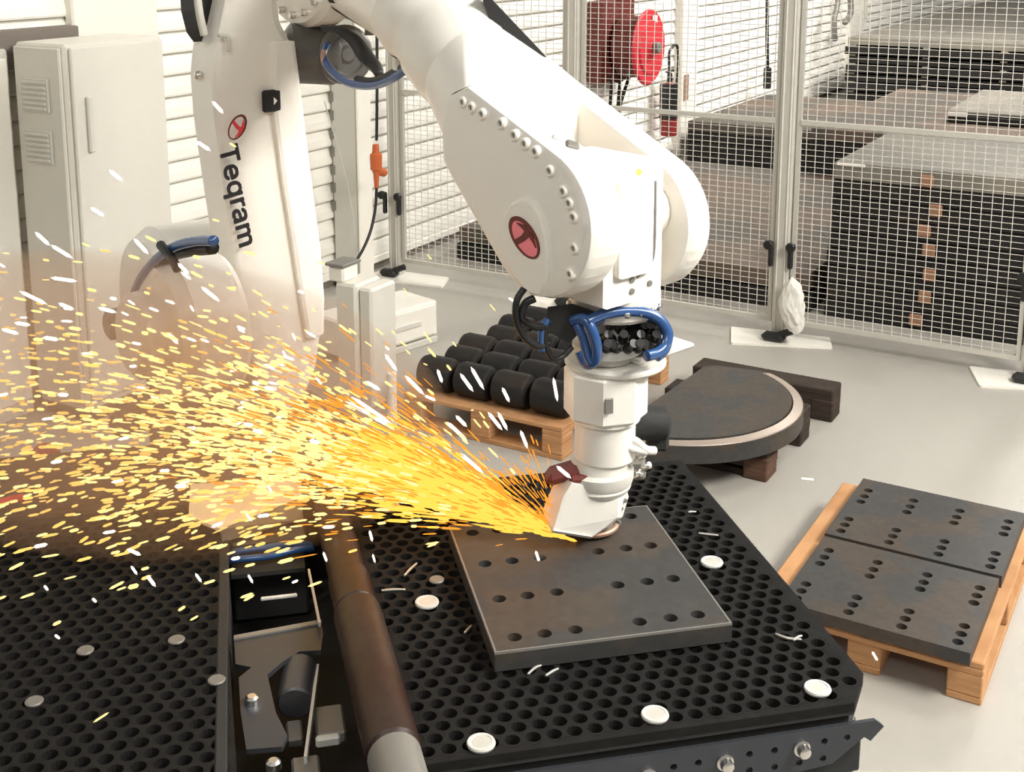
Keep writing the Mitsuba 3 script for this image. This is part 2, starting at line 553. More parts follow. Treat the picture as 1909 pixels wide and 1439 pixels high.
# crumpled clear bag hanging at the foot of the clamped post
b = trimesh.creation.icosphere(subdivisions=4, radius=1.0)
v = b.vertices.copy()
nz = meshkit.fbm(v * 2.3 + 5, 4, 2)[:, None]
v *= 0.72 + 0.62 * nz
v[:, 0] *= 0.065
v[:, 1] *= 0.05
v[:, 2] = v[:, 2] * 0.15
v[:, 0] += 0.035 * np.clip(-v[:, 2] / 0.15, 0, 1)
b.vertices = v + np.array([-1.925, FW - 0.12, 0.24])
single('plastic_bag', tr(b, ROOM), 'm_bag', 'crumpled translucent white plastic bag tied at the foot of the clamped fence post', 'bag', smooth=30)

# ------------------------------------------------------------------ steel stacks behind the fence
def sheet(u0, u1, w0, w1, z0, z1, m, label, group=None, name='steel_sheet', edge=None):
    return single(name, tr(bx(u0, u1, w0, w1, z0, z1, 0.004), ROOM), m, label, 'steel plate', group)


ORD = ['top', 'second', 'third', 'fourth', 'fifth', 'sixth', 'seventh', 'eighth', 'ninth']
r2 = np.random.default_rng(3)
for k in range(9):                                     # stack right behind the fence
    top = k == 8
    j = r2.uniform(-0.012, 0.012, 3)
    sheet(-1.93 + j[0], 1.2, 6.95 + j[1], 8.38, 0.005 + 0.1015 * k, 0.1035 + 0.1015 * k, 'm_sheet' if top else 'm_black_plate',
          'grey topmost plate of the black stack behind the right fence panel' if top else f'{ORD[8 - k]} plate from the top of the tall black stack behind the right fence panel', None if top else 'plates of the tall black stack')
single('corner_tag', tr(bx(-1.90, -1.74, 6.925, 6.938, 0.902, 0.918, 0.003), ROOM), 'm_white', 'white tag strip on the corner of the tall black stack', 'tag')
for k, (z, du) in enumerate(((0.86, 0), (0.70, 0.09), (0.58, 0.00), (0.47, 0.05), (0.33, 0.07), (0.20, 0.04), (0.06, -0.03))):
    single('rust_weld_patch', tr(bx(-1.43 + du * 0.6, -1.36 + du * 0.6, 6.915, 6.938, z - 0.035, z + 0.035, 0.008), ROOM), 'm_spacer', f'rusty orange spacer block, {ORD[k] if k else "first"} from the top in the row on the black stack', 'spacer block', 'rusty spacer blocks on the black stack')
for k in range(2):                                     # low pile further left
    sheet(-4.5, -2.02 - 0.03 * k, 6.95 + 0.03 * k, 10.08, 0.005 + 0.108 * k, 0.108 + 0.108 * k, 'm_rusty' if k else 'm_black_plate', ('brown rusty topmost' if k else 'black lower') + ' plate of the low pile behind the middle fence panel')
for k in range(4):
    sheet(-4.55, -3.25, 11.2, 13.6, 0.005 + 0.1 * k, 0.102 + 0.1 * k, 'm_rusty' if k == 3 else 'm_black_plate', 'brown topmost plate of the pile by the wall, under the hose reel' if k == 3 else f'{ORD[3 - k]} plate from the top of the black pile by the wall, below the hose reel', None if k == 3 else 'plates of the pile by the wall')
for k in range(6):
    sheet(-3.0, 2.2, 10.1, 13.2, 0.005 + 0.1 * k, 0.102 + 0.1 * k, 'm_rusty' if k == 5 else 'm_black_plate', 'rust brown topmost plate of the wide stack in the middle distance' if k == 5 else f'{ORD[5 - k]} plate from the top of the wide rust topped stack in the middle distance', None if k == 5 else 'plates of the wide middle stack')
sheet(-2.08, 2.2, 11.0, 12.7, 0.607, 0.665, 'm_black_plate', 'black lower plate lying loose on the rust brown stack')
sheet(-2.1, 2.2, 11.05, 12.75, 0.668, 0.70, 'm_sheet', 'grey upper plate lying loose on the rust brown stack')
for k in range(8):
    sheet(-4.25 + 0.02 * (k % 3), 5.0, 15.6 + 0.05 * (k % 2), 26.0, 0.02 + 0.115 * k, 0.112 + 0.115 * k, 'm_sheet' if k == 7 else 'm_black_plate', 'grey topmost sheet pack of the far layered stack' if k == 7 else f'{ORD[7 - k]} pack from the top of the far layered stack', None if k == 7 else 'packs of the far layered stack')
    if k < 7:
        for u in np.arange(-4.2, 4.9, 0.9):
            single('timber_spacer', tr(bx(u, u + 0.08, 15.62, 25.8, 0.112 + 0.115 * k, 0.135 + 0.115 * k, 0.003), ROOM), 'm_sheet', 'thin timber spacer between packs of the far layered stack', 'spacer', 'spacers in the far layered stack') if u < 1.2 else None
for px in (1790, 1780):
    pass
single('end_tag', tr(bx(-2.08, -1.92, 10.975, 10.99, 0.66, 0.70, 0.003), ROOM), 'm_white', 'white tag on the end of the loose grey plate', 'tag')

def at_u(x, y, u):
    return on_plane(x, y, rp(u, 0), EF)


# ------------------------------------------------------------------ hose reel, cabinet and extinguisher on the wall
t = thing('hose_reel', 'red fire hose reel drum hanging on the white wall', 'hose reel')
rc = at_u(1207, 88, WU + 0.42) - EF * 0.30
RW, RZ = np.dot(rc, EW), rc[2]
put('bracket', tr(bx(WU + 0.022, WU + 0.16, RW - 0.36, RW + 0.30, RZ - 0.30, RZ + 0.40, 0.01), ROOM), 'm_dark_red', t, label='dark wall bracket')
put('drum', lathe([(0, 0), (0, 0.20), (0.22, 0.20), (0.22, 0)], rc + EF * 0.06, EF, 32), 'm_dark_red', t, smooth=35)
hose = [rc + EF * (0.08 + 0.022 * i / 32.0 * 1.0) + 0.245 * (math.cos(i / 32 * 2 * math.pi) * EW + math.sin(i / 32 * 2 * math.pi) * EZ) for i in range(32 * 9)]
put('hose', tube(hose, 0.022, 8, 0), 'm_dark_red', t, smooth=True, label='wound hose')
put('back_flange', lathe([(0, 0.0), (0, 0.32), (0.012, 0.325), (0.02, 0.32), (0.02, 0.0)], rc + EF * 0.03, EF, 40), 'm_dark_red', t, smooth=30)
ff = put('front_flange', lathe([(0, 0.0), (0, 0.32), (0.012, 0.33), (0.03, 0.315), (0.03, 0.24), (0.045, 0.23), (0.05, 0.09), (0.07, 0.08), (0.07, 0)], rc + EF * 0.30, EF, 40), 'm_red', t, smooth=30, label='bright red round front')
put('hub', cyl(rc + EF * 0.37, rc + EF * 0.42, 0.05, 20, c=0.006), 'm_bolt_dark', ff, smooth=30, label='grey hub')
put('label_plate', tr(bx(WU + 0.455, WU + 0.462, RW + 0.02, RW + 0.12, RZ + 0.14, RZ + 0.27, 0.002), ROOM), 'm_bag', ff, label='pale sticker')
for (a0, a1) in ((RW - 0.22, RW - 0.18), (RW - 0.05, RW - 0.02), (RW + 0.16, RW + 0.02)):
    put('hose_end', tube([rp(WU + 0.2, a0, RZ - 0.24), rp(WU + 0.18, (a0 + a1) / 2, RZ - 0.38), rp(WU + 0.16, a1, RZ - 0.55), rp(WU + 0.16, a1 - 0.05, RZ - 0.7)], 0.014, 8, 4), 'm_black', t, smooth=True, label='black hose tail')
single('junction_box', tr(bx(WU + 0.02, WU + 0.20, RW - 0.05, RW + 0.40, RZ + 0.42, RZ + 0.62, 0.01), ROOM), 'm_panel_shade', 'grey box on the wall above the red hose reel', 'box')
t = thing('fire_extinguisher', 'dark red fire extinguisher with black hose, hanging right of the hose reel', 'fire extinguisher')
ec = at_u(1247, 252, WU + 0.16)
put('body', lathe([(0, 0), (0.0, 0.075), (0.02, 0.085), (0.44, 0.085), (0.50, 0.05), (0.52, 0.03), (0.52, 0)], ec, EZ, 28), 'm_deep_red', t, smooth=35)
put('valve', cat(cyl(ec + EZ * 0.52, ec + EZ * 0.60, 0.025, 14), tr(cbox(0.16, 0.03, 0.02, 0.006), frame(ec + EZ * 0.62, EW, EF))), 'm_black', t, smooth=30)
put('hose', tube([ec + EZ * 0.58, ec + EZ * 0.80 - EW * 0.02, ec + EZ * 0.86 + EW * 0.14, ec + EZ * 0.70 + EW * 0.20, ec + EZ * 0.40 + EW * 0.16], 0.014, 8, 6), 'm_black', t, smooth=True)
put('sleeve', cyl(ec + EZ * 0.17 + EF * 0.004 - EW * 0.02, ec + EZ * 0.50 + EF * 0.004 - EW * 0.02, 0.088, 24), 'm_black', t, smooth=30, label='black cover sleeve')
single('extinguisher_sign', tr(bx(WU + 0.102, WU + 0.112, 11.44, 11.55, 0.56, 0.82, 0.003), ROOM), 'm_copper', 'narrow red sign strip on the white pilaster by the extinguisher', 'sign')

# ------------------------------------------------------------------ hanging cables
t = thing('hanging_cable', 'straight black cable hanging along the white wall left of the clamped post', 'cable')
put('cord', tube([at_u(1432, -40, WU + 0.25), at_u(1431, 60, WU + 0.25), at_u(1432, 128, WU + 0.25)], 0.02, 8, 4), 'm_black', t, smooth=True)
put('plug', cyl(at_u(1432, 126, WU + 0.25), at_u(1431, 165, WU + 0.25), 0.045, 12, c=0.01), 'm_black', t, smooth=30)
single('cable_loop', tube([at_u(1566, -30, WU + 0.3), at_u(1562, 10, WU + 0.3), at_u(1556, 40, WU + 0.3), at_u(1558, 75, WU + 0.3)], 0.035, 8, 6), 'm_bolt_dark', 'dark cable at the far wall, left of a pair', 'cable', smooth=True)
single('cable_loop', tube([at_u(1584, -30, WU + 0.3), at_u(1587, 10, WU + 0.3), at_u(1585, 30, WU + 0.3), at_u(1576, 42, WU + 0.3)], 0.04, 8, 6), 'm_bolt_dark', 'dark hooked cable at the far wall, right of a pair', 'cable', smooth=True)
single('conduit', tube([at_u(1615, -30, WU + 0.1), at_u(1615, 37, WU + 0.1)], 0.03, 8, 0), 'm_panel_shade', 'thin grey conduit on the far pilaster', 'conduit')
t = thing('power_cable', 'black power cable with an orange plug, hanging in front of the grey column', 'cable')
cu = -4.3
put('cord', tube([at_u(702, -40, cu), at_u(704, 120, cu), at_u(703, 262, cu)], 0.0085, 8, 4), 'm_black', t, smooth=True)
put('lower_cord', tube([at_u(703, 345, cu), at_u(701, 385, cu), at_u(692, 430, cu), at_u(676, 468, cu), at_u(658, 495, cu)], 0.0085, 8, 6), 'm_black', t, smooth=True)
pl = put('plug', lathe([(0, 0.0), (0, 0.012), (0.10, 0.020), (0.11, 0.034), (0.20, 0.036), (0.21, 0.022), (0.26, 0.018), (0.26, 0)], at_u(703, 350, cu), EZ, 20), 'm_orange', t, smooth=35, label='orange plug and socket')
put('cap', cyl(at_u(703, 318, cu), at_u(718, 322, cu) , 0.026, 14, c=0.006), 'm_orange', pl, smooth=30)
single('thin_cable', tube([at_u(606, 190, cu - 0.12), at_u(628, 265, cu - 0.12), at_u(650, 350, cu - 0.12), at_u(664, 440, cu - 0.12), at_u(667, 490, cu - 0.12)], 0.004, 6, 6), 'm_panel_shade', 'thin grey cable slanting across the face of the column', 'cable', smooth=True)

# ------------------------------------------------------------------ things on the floor behind the robot
t = thing('controller_box', 'white low box with a long slot, on the floor right of the robot base', 'control box')
BO = at_z(818, 634, 0.0)
bd = np.array([-0.70, -0.714, 0])                      # along the visible front, to the left
BOX = frame(BO, bd, np.cross(EZ, bd))
put('body', tr(bx(0, 0.62, -0.30, 0.0, 0.03, 0.23, 0.012), BOX), 'm_white', t)
put('front_cover', tr(bx(0.03, 0.60, 0.0, 0.014, 0.05, 0.215, 0.005), BOX), 'm_panel', t)
put('slot', tr(bx(0.14, 0.50, 0.012, 0.026, 0.12, 0.15, 0.004), BOX), 'm_light_grey', t, label='raised slot handle')
put('foot_rail', tr(bx(0.02, 0.60, 0.0, 0.02, 0.0, 0.035, 0.004), BOX), 'm_panel_shade', t)
single('steel_pole', cyl(at_z(733, 800, 0), at_z(733, 800, 0) + EZ * 0.27, 0.022, 16, c=0.004), 'm_white', 'short white round post standing on the floor left of the pallet of round billets', 'post', smooth=30)
t = thing('robot_pedestal_box', 'pale grey upright box standing right beside the foot of the robot arm', 'box')
PO = at_z(672, 762, 0.0)
PED = frame(PO, EF, EW)
put('body', tr(bx(-0.13, -0.01, 0.0, 0.20, 0, 0.60, 0.012), PED), 'm_cabinet', t)
put('side_plate', tr(bx(-0.01, 0.065, 0.02, 0.22, 0, 0.585, 0.012), PED), 'm_cabinet', t)
put('top_block', tr(bx(-0.17, -0.08, 0.0, 0.12, 0.60, 0.675, 0.01), PED), 'm_white', t)
put('lid', tr(bx(-0.18, -0.07, -0.01, 0.13, 0.675, 0.69, 0.004), PED), 'm_bolt_dark', t)


# ------------------------------------------------------------------ pallets
def pallet(u0, u1, w0, w1, h, wood, label, lengthwise='w', n=7, blocks=True):
    t = thing('pallet', label, 'pallet')
    L = (w1 - w0) if lengthwise == 'w' else (u1 - u0)
    Wd = (u1 - u0) if lengthwise == 'w' else (w1 - w0)
    M = ROOM @ (frame((u0, w0, 0), (1, 0, 0), (0, 1, 0)) if lengthwise == 'w' else frame((u1, w0, 0), (0, 1, 0), (-1, 0, 0)))
    # local: x across (Wd), y along (L); deck boards run along y
    bw = Wd / n * 0.82
    for k in range(n):
        x = k * (Wd - bw) / (n - 1)
        put('deck_board', tr(bx(x, x + bw, 0.0, L, h - 0.022, h, 0.004), M), wood, t)
    for y in (0.0, L / 2 - 0.05, L - 0.10):
        put('cross_board', tr(bx(0, Wd, y, y + 0.10, h - 0.044, h - 0.022, 0.003), M), wood, t)
        for x in (0.0, Wd / 2 - 0.05, Wd - 0.10):
            put('block', tr(bx(x, x + 0.10, y, y + 0.10, 0.022, h - 0.044, 0.004), M), wood, t)
    for x in (0.0, Wd / 2 - 0.05, Wd - 0.10):
        put('bottom_board', tr(bx(x, x + 0.10, 0, L, 0, 0.022, 0.003), M), wood, t)
    return t


pallet(-1.14, -0.455, 3.475, 4.47, 0.135, 'm_wood', 'orange brown wooden pallet carrying the drilled plates, at the right', 'w', 6)
pallet(-3.12, -2.30, 4.36, 5.50, 0.15, 'm_wood', 'brown wooden pallet carrying the black round billets', 'u', 7)
for (w_, u_, hgt, l) in ((4.60, -1.485, 0.13, 'front'), (5.02, -1.475, 0.15, 'middle'), (5.36, -1.435, 0.15, 'rear')):
    g = thing('timber_bearer', f'dark timber bearer under the half round plate, the {l} one of three', 'timber beam')
    put('upper_beam', tr(bx(-2.12, u_, w_, w_ + 0.14, 0.045, 0.15, 0.006), ROOM), 'm_wood_dark', g)
    put('block', tr(bx(u_ - 0.10, u_ + 0.004, w_ - 0.006, w_ + 0.12, 0.0, 0.10, 0.006), ROOM), 'm_wood_dark' if l != 'front' else 'm_wood_dim', g)
    put('lower_board', tr(bx(-2.10, u_ - 0.01, w_ + 0.01, w_ + 0.11, 0.0, 0.03, 0.004), ROOM), 'm_wood_dark', g)

# half round plate
c0 = (-1.96, 4.765)
ring = [(c0[0] + 0.545 * math.cos(a), c0[1] + 0.545 * math.sin(a)) for a in np.linspace(-math.pi / 2 - 0.05, 1.12, 48)]
ring += [(-1.95, 5.215), (-1.99, 5.17), (-2.03, 4.25)]
prof = Polygon(ring)
t = thing('half_round_plate', 'thick dark half round steel plate with a bright ground rim, lying on the dark pallet', 'steel plate')
lay = [(0.152, 0), (0.226, 0), (0.240, -0.014)]
put('plate', tr(extrude(prof, 0.074), ROOM @ trimesh.transformations.translation_matrix((0, 0, 0.152))), 'm_plate', t)
top_in = prof.buffer(-0.05, join_style=2)
m = tr(extrude(top_in, 0.014), ROOM @ trimesh.transformations.translation_matrix((0, 0, 0.226)))
put('face', m, 'm_plate', t)
arc = np.array([(c0[0] + 0.522 * math.cos(a), c0[1] + 0.522 * math.sin(a)) for a in np.linspace(-math.pi / 2 + 0.2, 1.0, 48)])
rim = []
for (a, r0) in zip(np.linspace(-math.pi / 2 + 0.12, 1.05, 48), np.linspace(0, 1, 48)):
    cx_, sx_ = math.cos(a), math.sin(a)
    rim.append([rp(c0[0] + 0.544 * cx_, c0[1] + 0.544 * sx_, 0.222), rp(c0[0] + 0.540 * cx_, c0[1] + 0.540 * sx_, 0.230),
                rp(c0[0] + (0.522 - 0.030 * r0) * cx_, c0[1] + (0.522 - 0.030 * r0) * sx_, 0.2405), rp(c0[0] + (0.516 - 0.030 * r0) * cx_, c0[1] + (0.516 - 0.030 * r0) * sx_, 0.226)])
put('ground_rim', loft(rim), 'm_ground', t, label='bright ground bevel along the round edge')

# black billets lying on their pallet
for j in range(6):
    for i in range(4):
        u = -3.09 + 0.197 * i + (0.0, 0.03, -0.01, 0.04, 0.0, 0.02)[j]
        w = 4.475 + 0.178 * j
        r = 0.078
        o = rp(u, w, 0.150 + r)
        g = put('billet', lathe([(0, 0), (0, r - 0.03), (0.012, r - 0.008), (0.03, r), (0.155, r), (0.173, r - 0.008), (0.185, r - 0.03), (0.185, 0)], o, EF, 28), 'm_black_plate', None, smooth=35)
        row = ('front', 'second', 'third', 'fourth', 'fifth', 'rearmost')[j]
        labels[g] = {'label': f"black round billet, {('leftmost', 'second from left', 'third from left', 'rightmost')[i]} in the {row} row on the wooden pallet", 'category': 'steel billet', 'group': 'billets on the wooden pallet'}

# ------------------------------------------------------------------ drilled plates
def drilled(x0, x1, y0, y1, z0, z1, rows_x, rows_y, r, M, label, edge=True):
    p = sbox(x0, y0, x1, y1)
    hs = [Point(x0 + (x1 - x0) * a, y0 + (y1 - y0) * b).buffer(r, 6) for a in rows_x for b in rows_y]
    body = extrude(p.difference(unary_union(hs)), z1 - z0)
    body.apply_translation((0, 0, z0))
    t = thing('drilled_plate', label, 'steel plate')
    put('body', tr(body, M), 'm_plate', t)
    put('hole_floor', tr(plain(x0 + 0.01, x1 - 0.01, y0 + 0.01, y1 - 0.01, z0 - 0.0015, z0 + 0.003), M), 'm_black_soft', t)
    if not edge:
        return t
    # worn chamfer strips along the top edges
    e = 0.004
    ed = cat(*[hull([(xa, ya, z1 + 0.0006), (xb, yb, z1 + 0.0006), (xa + dx, ya + dy, z1 + 0.0006), (xb + dx, yb + dy, z1 + 0.0006), (xa - dx * 0.15, ya - dy * 0.15, z1 - e), (xb - dx * 0.15, yb - dy * 0.15, z1 - e)])
               for xa, ya, xb, yb, dx, dy in ((x0, y0, x1, y0, 0, e), (x0, y0, x0, y1, e, 0), (x1, y0, x1, y1, -e, 0), (x0, y1, x1, y1, 0, -e))])
    put('worn_edge', tr(ed, M), 'm_slug', t, label='bright worn edge')
    return t


G3 = [0.10, 0.225, 0.355, 0.63, 0.765, 0.885]
R4 = [0.085, 0.36, 0.64, 0.915]
drilled(-0.683, -0.204, 0.213, 0.738, 0.822, 0.862, G3, R4, 0.0145, TABLE, 'thick drilled steel plate being ground on the black mat table')
U4 = [0.075, 0.36, 0.64, 0.925]
W6 = [0.09, 0.19, 0.29, 0.60, 0.70, 0.81]
drilled(-1.055, -0.49, 3.44, 3.925, 0.137, 0.177, U4, W6, 0.0165, ROOM, 'front one of two drilled steel plates on the right pallet', False)
drilled(-1.06, -0.485, 3.945, 4.45, 0.137, 0.177, U4, W6, 0.0165, ROOM, 'rear one of two drilled steel plates on the right pallet', False)

# ------------------------------------------------------------------ grinding table
tb = thing('grinding_table', 'black grinding table with a perforated rubber mat top, in the foreground', 'work table')
TZ = 0.82


def hexmat(poly, pitch, r, z, depth):
    """Mat of hexagonal cells, each with a round hole and its wall."""
    V, F = [], []
    minx, miny, maxx, maxy = poly.bounds
    R = pitch / math.sqrt(3)
    nr = int((maxy - miny) / (1.5 * R)) + 2
    nc = int((maxx - minx) / pitch) + 2
    hexes = []
    for j in range(nr):
        for i in range(nc):
            x = minx + pitch * (i + 0.5 * (j % 2))
            y = miny + 1.5 * R * j
            if not poly.contains(Point(x, y).buffer(R * 0.95, 2)):
                continue
            hexes.append(Polygon([(x + R * 1.001 * math.cos(k * math.pi / 3 + math.pi / 2), y + R * 1.001 * math.sin(k * math.pi / 3 + math.pi / 2)) for k in range(6)]))
            b = len(V)
            for k in range(12):                        # outer ring: hexagon corners and edge middles
                a = k * math.pi / 6 + math.pi / 2
                rad = R if k % 2 == 0 else pitch / 2
                V.append((x + rad * math.cos(a), y + rad * math.sin(a), z))
            for k in range(12):
                a = k * math.pi / 6 + math.pi / 2
                V.append((x + r * math.cos(a), y + r * math.sin(a), z + 0.0))
            for k in range(12):
                a = k * math.pi / 6 + math.pi / 2
                V.append((x + r * 0.97 * math.cos(a), y + r * 0.97 * math.sin(a), z - depth))
            for k in range(12):
                k2 = (k + 1) % 12
                F += [[b + k, b + k2, b + 12 + k2], [b + k, b + 12 + k2, b + 12 + k], [b + 12 + k, b + 12 + k2, b + 24 + k2], [b + 12 + k, b + 24 + k2, b + 24 + k]]
    m = trimesh.Trimesh(V, F, process=False)
    m.merge_vertices()
    edge_ = poly.difference(unary_union(hexes).buffer(0.0005))
    return m, edge_


right_poly = Polygon([(-0.872, -0.02), (-0.06, -0.02), (0.0, 0.06), (0.0, 1.055), (-0.90, 1.055)])
left_poly = Polygon([(-2.45, -0.05), (-1.16, -0.05), (-1.20, 1.07), (-2.45, 1.07)])
for poly, nm in ((right_poly, 'right'), (left_poly, 'left')):
    hm, edge_ = hexmat(poly, 0.0375, 0.0142, TZ, 0.018)
    put('mat', tr(hm, TABLE), 'm_rubber', tb, label='rubber mat with rows of round holes')
    base = extrude(poly, 0.006)
    base.apply_translation((0, 0, TZ - 0.024))
    put('mat_base', tr(base, TABLE), 'm_black_soft', tb)
    rim_ = cat(*[extrude(g_, 0.022) for g_ in getattr(edge_, 'geoms', [edge_]) if g_.area > 1e-6])
    rim_.apply_translation((0, 0, TZ - 0.022))
    put('mat_rim', tr(rim_, TABLE), 'm_rubber', tb)
    plate_ = extrude(poly.buffer(-0.01, join_style=2), 0.05)
    plate_.apply_translation((0, 0, TZ - 0.076))
    put('table_plate', tr(plate_, TABLE), 'm_black_soft', tb)
# apron plate along the front with rows of holes and bolts
def on_front(x, y):
    P_ = on_plane(x, y, tp(0, -0.03), TY) - TABLE[:3, 3]
    return np.dot(P_, TX), P_[2]


ap = Polygon([on_front(*q) for q in ((1649, 1354), (1634, 1343), (1250, 1401), (900, 1452), (700, 1482), (700, 1560), (1150, 1495), (1380, 1462), (1470, 1444), (1552, 1424), (1612, 1374), (1624, 1381))])
aph = unary_union([Point(*on_front(*q)).buffer(0.0065, 5) for q in ((1580, 1375), (1538, 1382), (1445, 1399), (1398, 1406), (1303, 1422), (1257, 1430), (1535, 1414), (1491, 1422), (1445, 1430), (1398, 1436), (1210, 1438), (1165, 1446))])
m = extrude(ap.difference(aph), 0.008)
M_ap = TABLE @ frame((0, -0.022, 0), (1, 0, 0), (0, 0, 1), (0, -1, 0))
apron = put('apron_plate', tr(m, M_ap), 'm_blue_steel', tb, label='blue grey steel plate with drilled holes along the front')
for q in ((1495, 1394), (1352, 1420), (1208, 1446)):
    x, y = on_front(*q)
    put('bolt', tr(lathe([(0, 0), (0, 0.016), (0.004, 0.016), (0.006, 0.012), (0.018, 0.011), (0.02, 0.007), (0.02, 0)], (x, y, 0.008), (0, 0, 1), 16), M_ap), 'm_bolt', apron, smooth=35, label='shiny bolt' if q[0] == 1495 else None)
put('apron_backing', tr(bx(-0.88, -0.03, 0.0, 0.03, 0.66, TZ - 0.08, 0.004), TABLE), 'm_black_soft', tb)
for (a, b) in ((-0.06, 0.08), (-0.06, 0.98), (-0.84, 0.98), (-1.22, 0.98), (-1.22, 0.10), (-2.40, 0.98), (-2.40, 0.10)):
    put('leg', tr(bx(a - 0.04, a + 0.04, b - 0.04, b + 0.04, 0.0, TZ - 0.076, 0.004), TABLE), 'm_dark_steel', tb)

# mechanism between the two halves of the table
me = put('slot_frame', tr(cat(bx(-1.20, -1.178, -0.40, 0.93, 0.60, 0.822, 0.003), bx(-0.905, -0.885, -0.40, 1.0, 0.60, 0.79, 0.003), bx(-1.19, -0.88, -0.40, 1.06, 0.585, 0.60, 0.003), bx(-1.19, -0.87, 1.045, 1.06, 0.60, 0.815, 0.003)), TABLE), 'm_black_soft', tb, label='dark steel frame of the slot')
put('end_cover', tr(hull([(-1.195, 0.86, 0.85), (-1.005, 0.985, 0.85), (-1.0, 1.07, 0.86), (-1.27, 1.10, 0.86), (-1.27, 0.945, 0.85), (-1.195, 0.86, 0.842), (-1.005, 0.985, 0.842), (-1.0, 1.07, 0.84), (-1.27, 1.10, 0.84), (-1.27, 0.945, 0.842)]), TABLE), 'm_panel', tb, label='pale steel cover plate at the far end of the slot')
put('cover_fold', tr(hull([(-1.195, 0.86, 0.85), (-1.005, 0.985, 0.85), (-1.193, 0.853, 0.82), (-1.003, 0.94, 0.815), (-1.195, 0.875, 0.82), (-1.005, 0.995, 0.815)]), TABLE), 'm_bolt_dark', tb)
put('inner_block', tr(bx(-1.175, -1.0, 0.86, 0.93, 0.61, 0.81, 0.006), TABLE), 'm_dark_steel', tb)
put('inner_plate', tr(hull([(-1.175, 0.76, 0.785), (-1.01, 0.76, 0.785), (-1.175, 0.86, 0.80), (-1.01, 0.86, 0.80), (-1.175, 0.76, 0.775), (-1.01, 0.76, 0.775), (-1.175, 0.86, 0.78), (-1.01, 0.86, 0.78)]), TABLE), 'm_black_soft', tb)
put('cross_bar', tr(bx(-1.112, -1.033, 0.655, 0.663, 0.772, 0.780, 0.002), TABLE), 'm_puck', tb, label='thin bright cross bar')
put('guide_bar', tr(hull([(-1.006, 0.725, 0.80), (-1.001, 0.725, 0.80), (-0.997, 0.497, 0.80), (-0.992, 0.497, 0.80), (-1.006, 0.725, 0.79), (-1.001, 0.725, 0.79), (-0.997, 0.497, 0.79), (-0.992, 0.497, 0.79)]), TABLE), 'm_puck', tb)
br = Polygon([(-1.169, 0.517), (-0.989, 0.539), (-0.989, 0.487), (-0.997, 0.43), (-1.04, 0.435), (-1.075, 0.405), (-1.105, 0.368), (-1.093, 0.244), (-1.075, 0.17), (-1.085, 0.14), (-1.148, 0.146), (-1.157, 0.258), (-1.160, 0.37), (-1.135, 0.40), (-1.166, 0.418)])
b_ = extrude(br, 0.010)
b_.apply_translation((0, 0, 0.768))
bk = put('bracket_plate', tr(b_, TABLE), 'm_blue_steel', tb, label='blue grey cut out bracket plate')
put('bracket_lip', tr(hull([(-1.169, 0.517, 0.782), (-0.989, 0.539, 0.782), (-1.169, 0.503, 0.782), (-0.989, 0.524, 0.782), (-1.169, 0.517, 0.765), (-0.989, 0.539, 0.765), (-1.169, 0.503, 0.765), (-0.989, 0.524, 0.765)]), TABLE), 'm_bolt_dark', bk)
for (a, b) in ((-1.136, 0.281), (-1.102, 0.085)):
    put('bolt', tr(lathe([(0, 0), (0, 0.014), (0.012, 0.013), (0.016, 0.008), (0.016, 0)], (a, b, 0.778), (0, 0, 1), 16), TABLE), 'm_bolt', bk, smooth=35, label='shiny bolt head')
put('piston', tr(cyl((-1.04, 0.43, 0.745), (-1.055, 0.325, 0.735), 0.036, 18, c=0.004), TABLE), 'm_dark_steel', tb, smooth=30)
put('white_stop', tr(bx(-1.152, -1.132, 0.38, 0.405, 0.75, 0.766, 0.003), TABLE), 'm_puck', tb)
put('lower_block', tr(bx(-1.075, -1.045, 0.24, 0.30, 0.70, 0.72, 0.004), TABLE), 'm_bolt_dark', tb)
put('lower_block', tr(bx(-1.02, -0.965, 0.235, 0.325, 0.70, 0.725, 0.004), TABLE), 'm_bolt_dark', tb)
put('lower_block', tr(bx(-1.07, -1.02, 0.12, 0.175, 0.70, 0.73, 0.004), TABLE), 'm_bolt_dark', tb)
put('side_strip', tr(hull([(-1.008, 0.42, 0.755), (-1.002, 0.42, 0.755), (-1.048, 0.15, 0.745), (-1.042, 0.15, 0.745), (-1.008, 0.42, 0.735), (-1.002, 0.42, 0.735), (-1.048, 0.15, 0.725), (-1.042, 0.15, 0.725)]), TABLE), 'm_puck', tb)
put('latch_bar', tr(bx(-1.025, -0.98, 0.165, 0.18, 0.745, 0.765, 0.004), TABLE), 'm_puck', tb)
for k, dy in enumerate((0.0, 0.033)):
    put('air_hose', tr(tube([(-1.188, 0.835 - dy * 0.9, 0.795), (-1.15, 0.822 - dy * 1.2, 0.81), (-1.09, 0.818 - dy * 1.3, 0.814), (-1.03, 0.828 - dy * 1.0, 0.812), (-0.99, 0.842 - dy * 0.5, 0.795)], 0.008, 10, 8), TABLE), 'm_blue', tb, smooth=True, label='blue air hose')

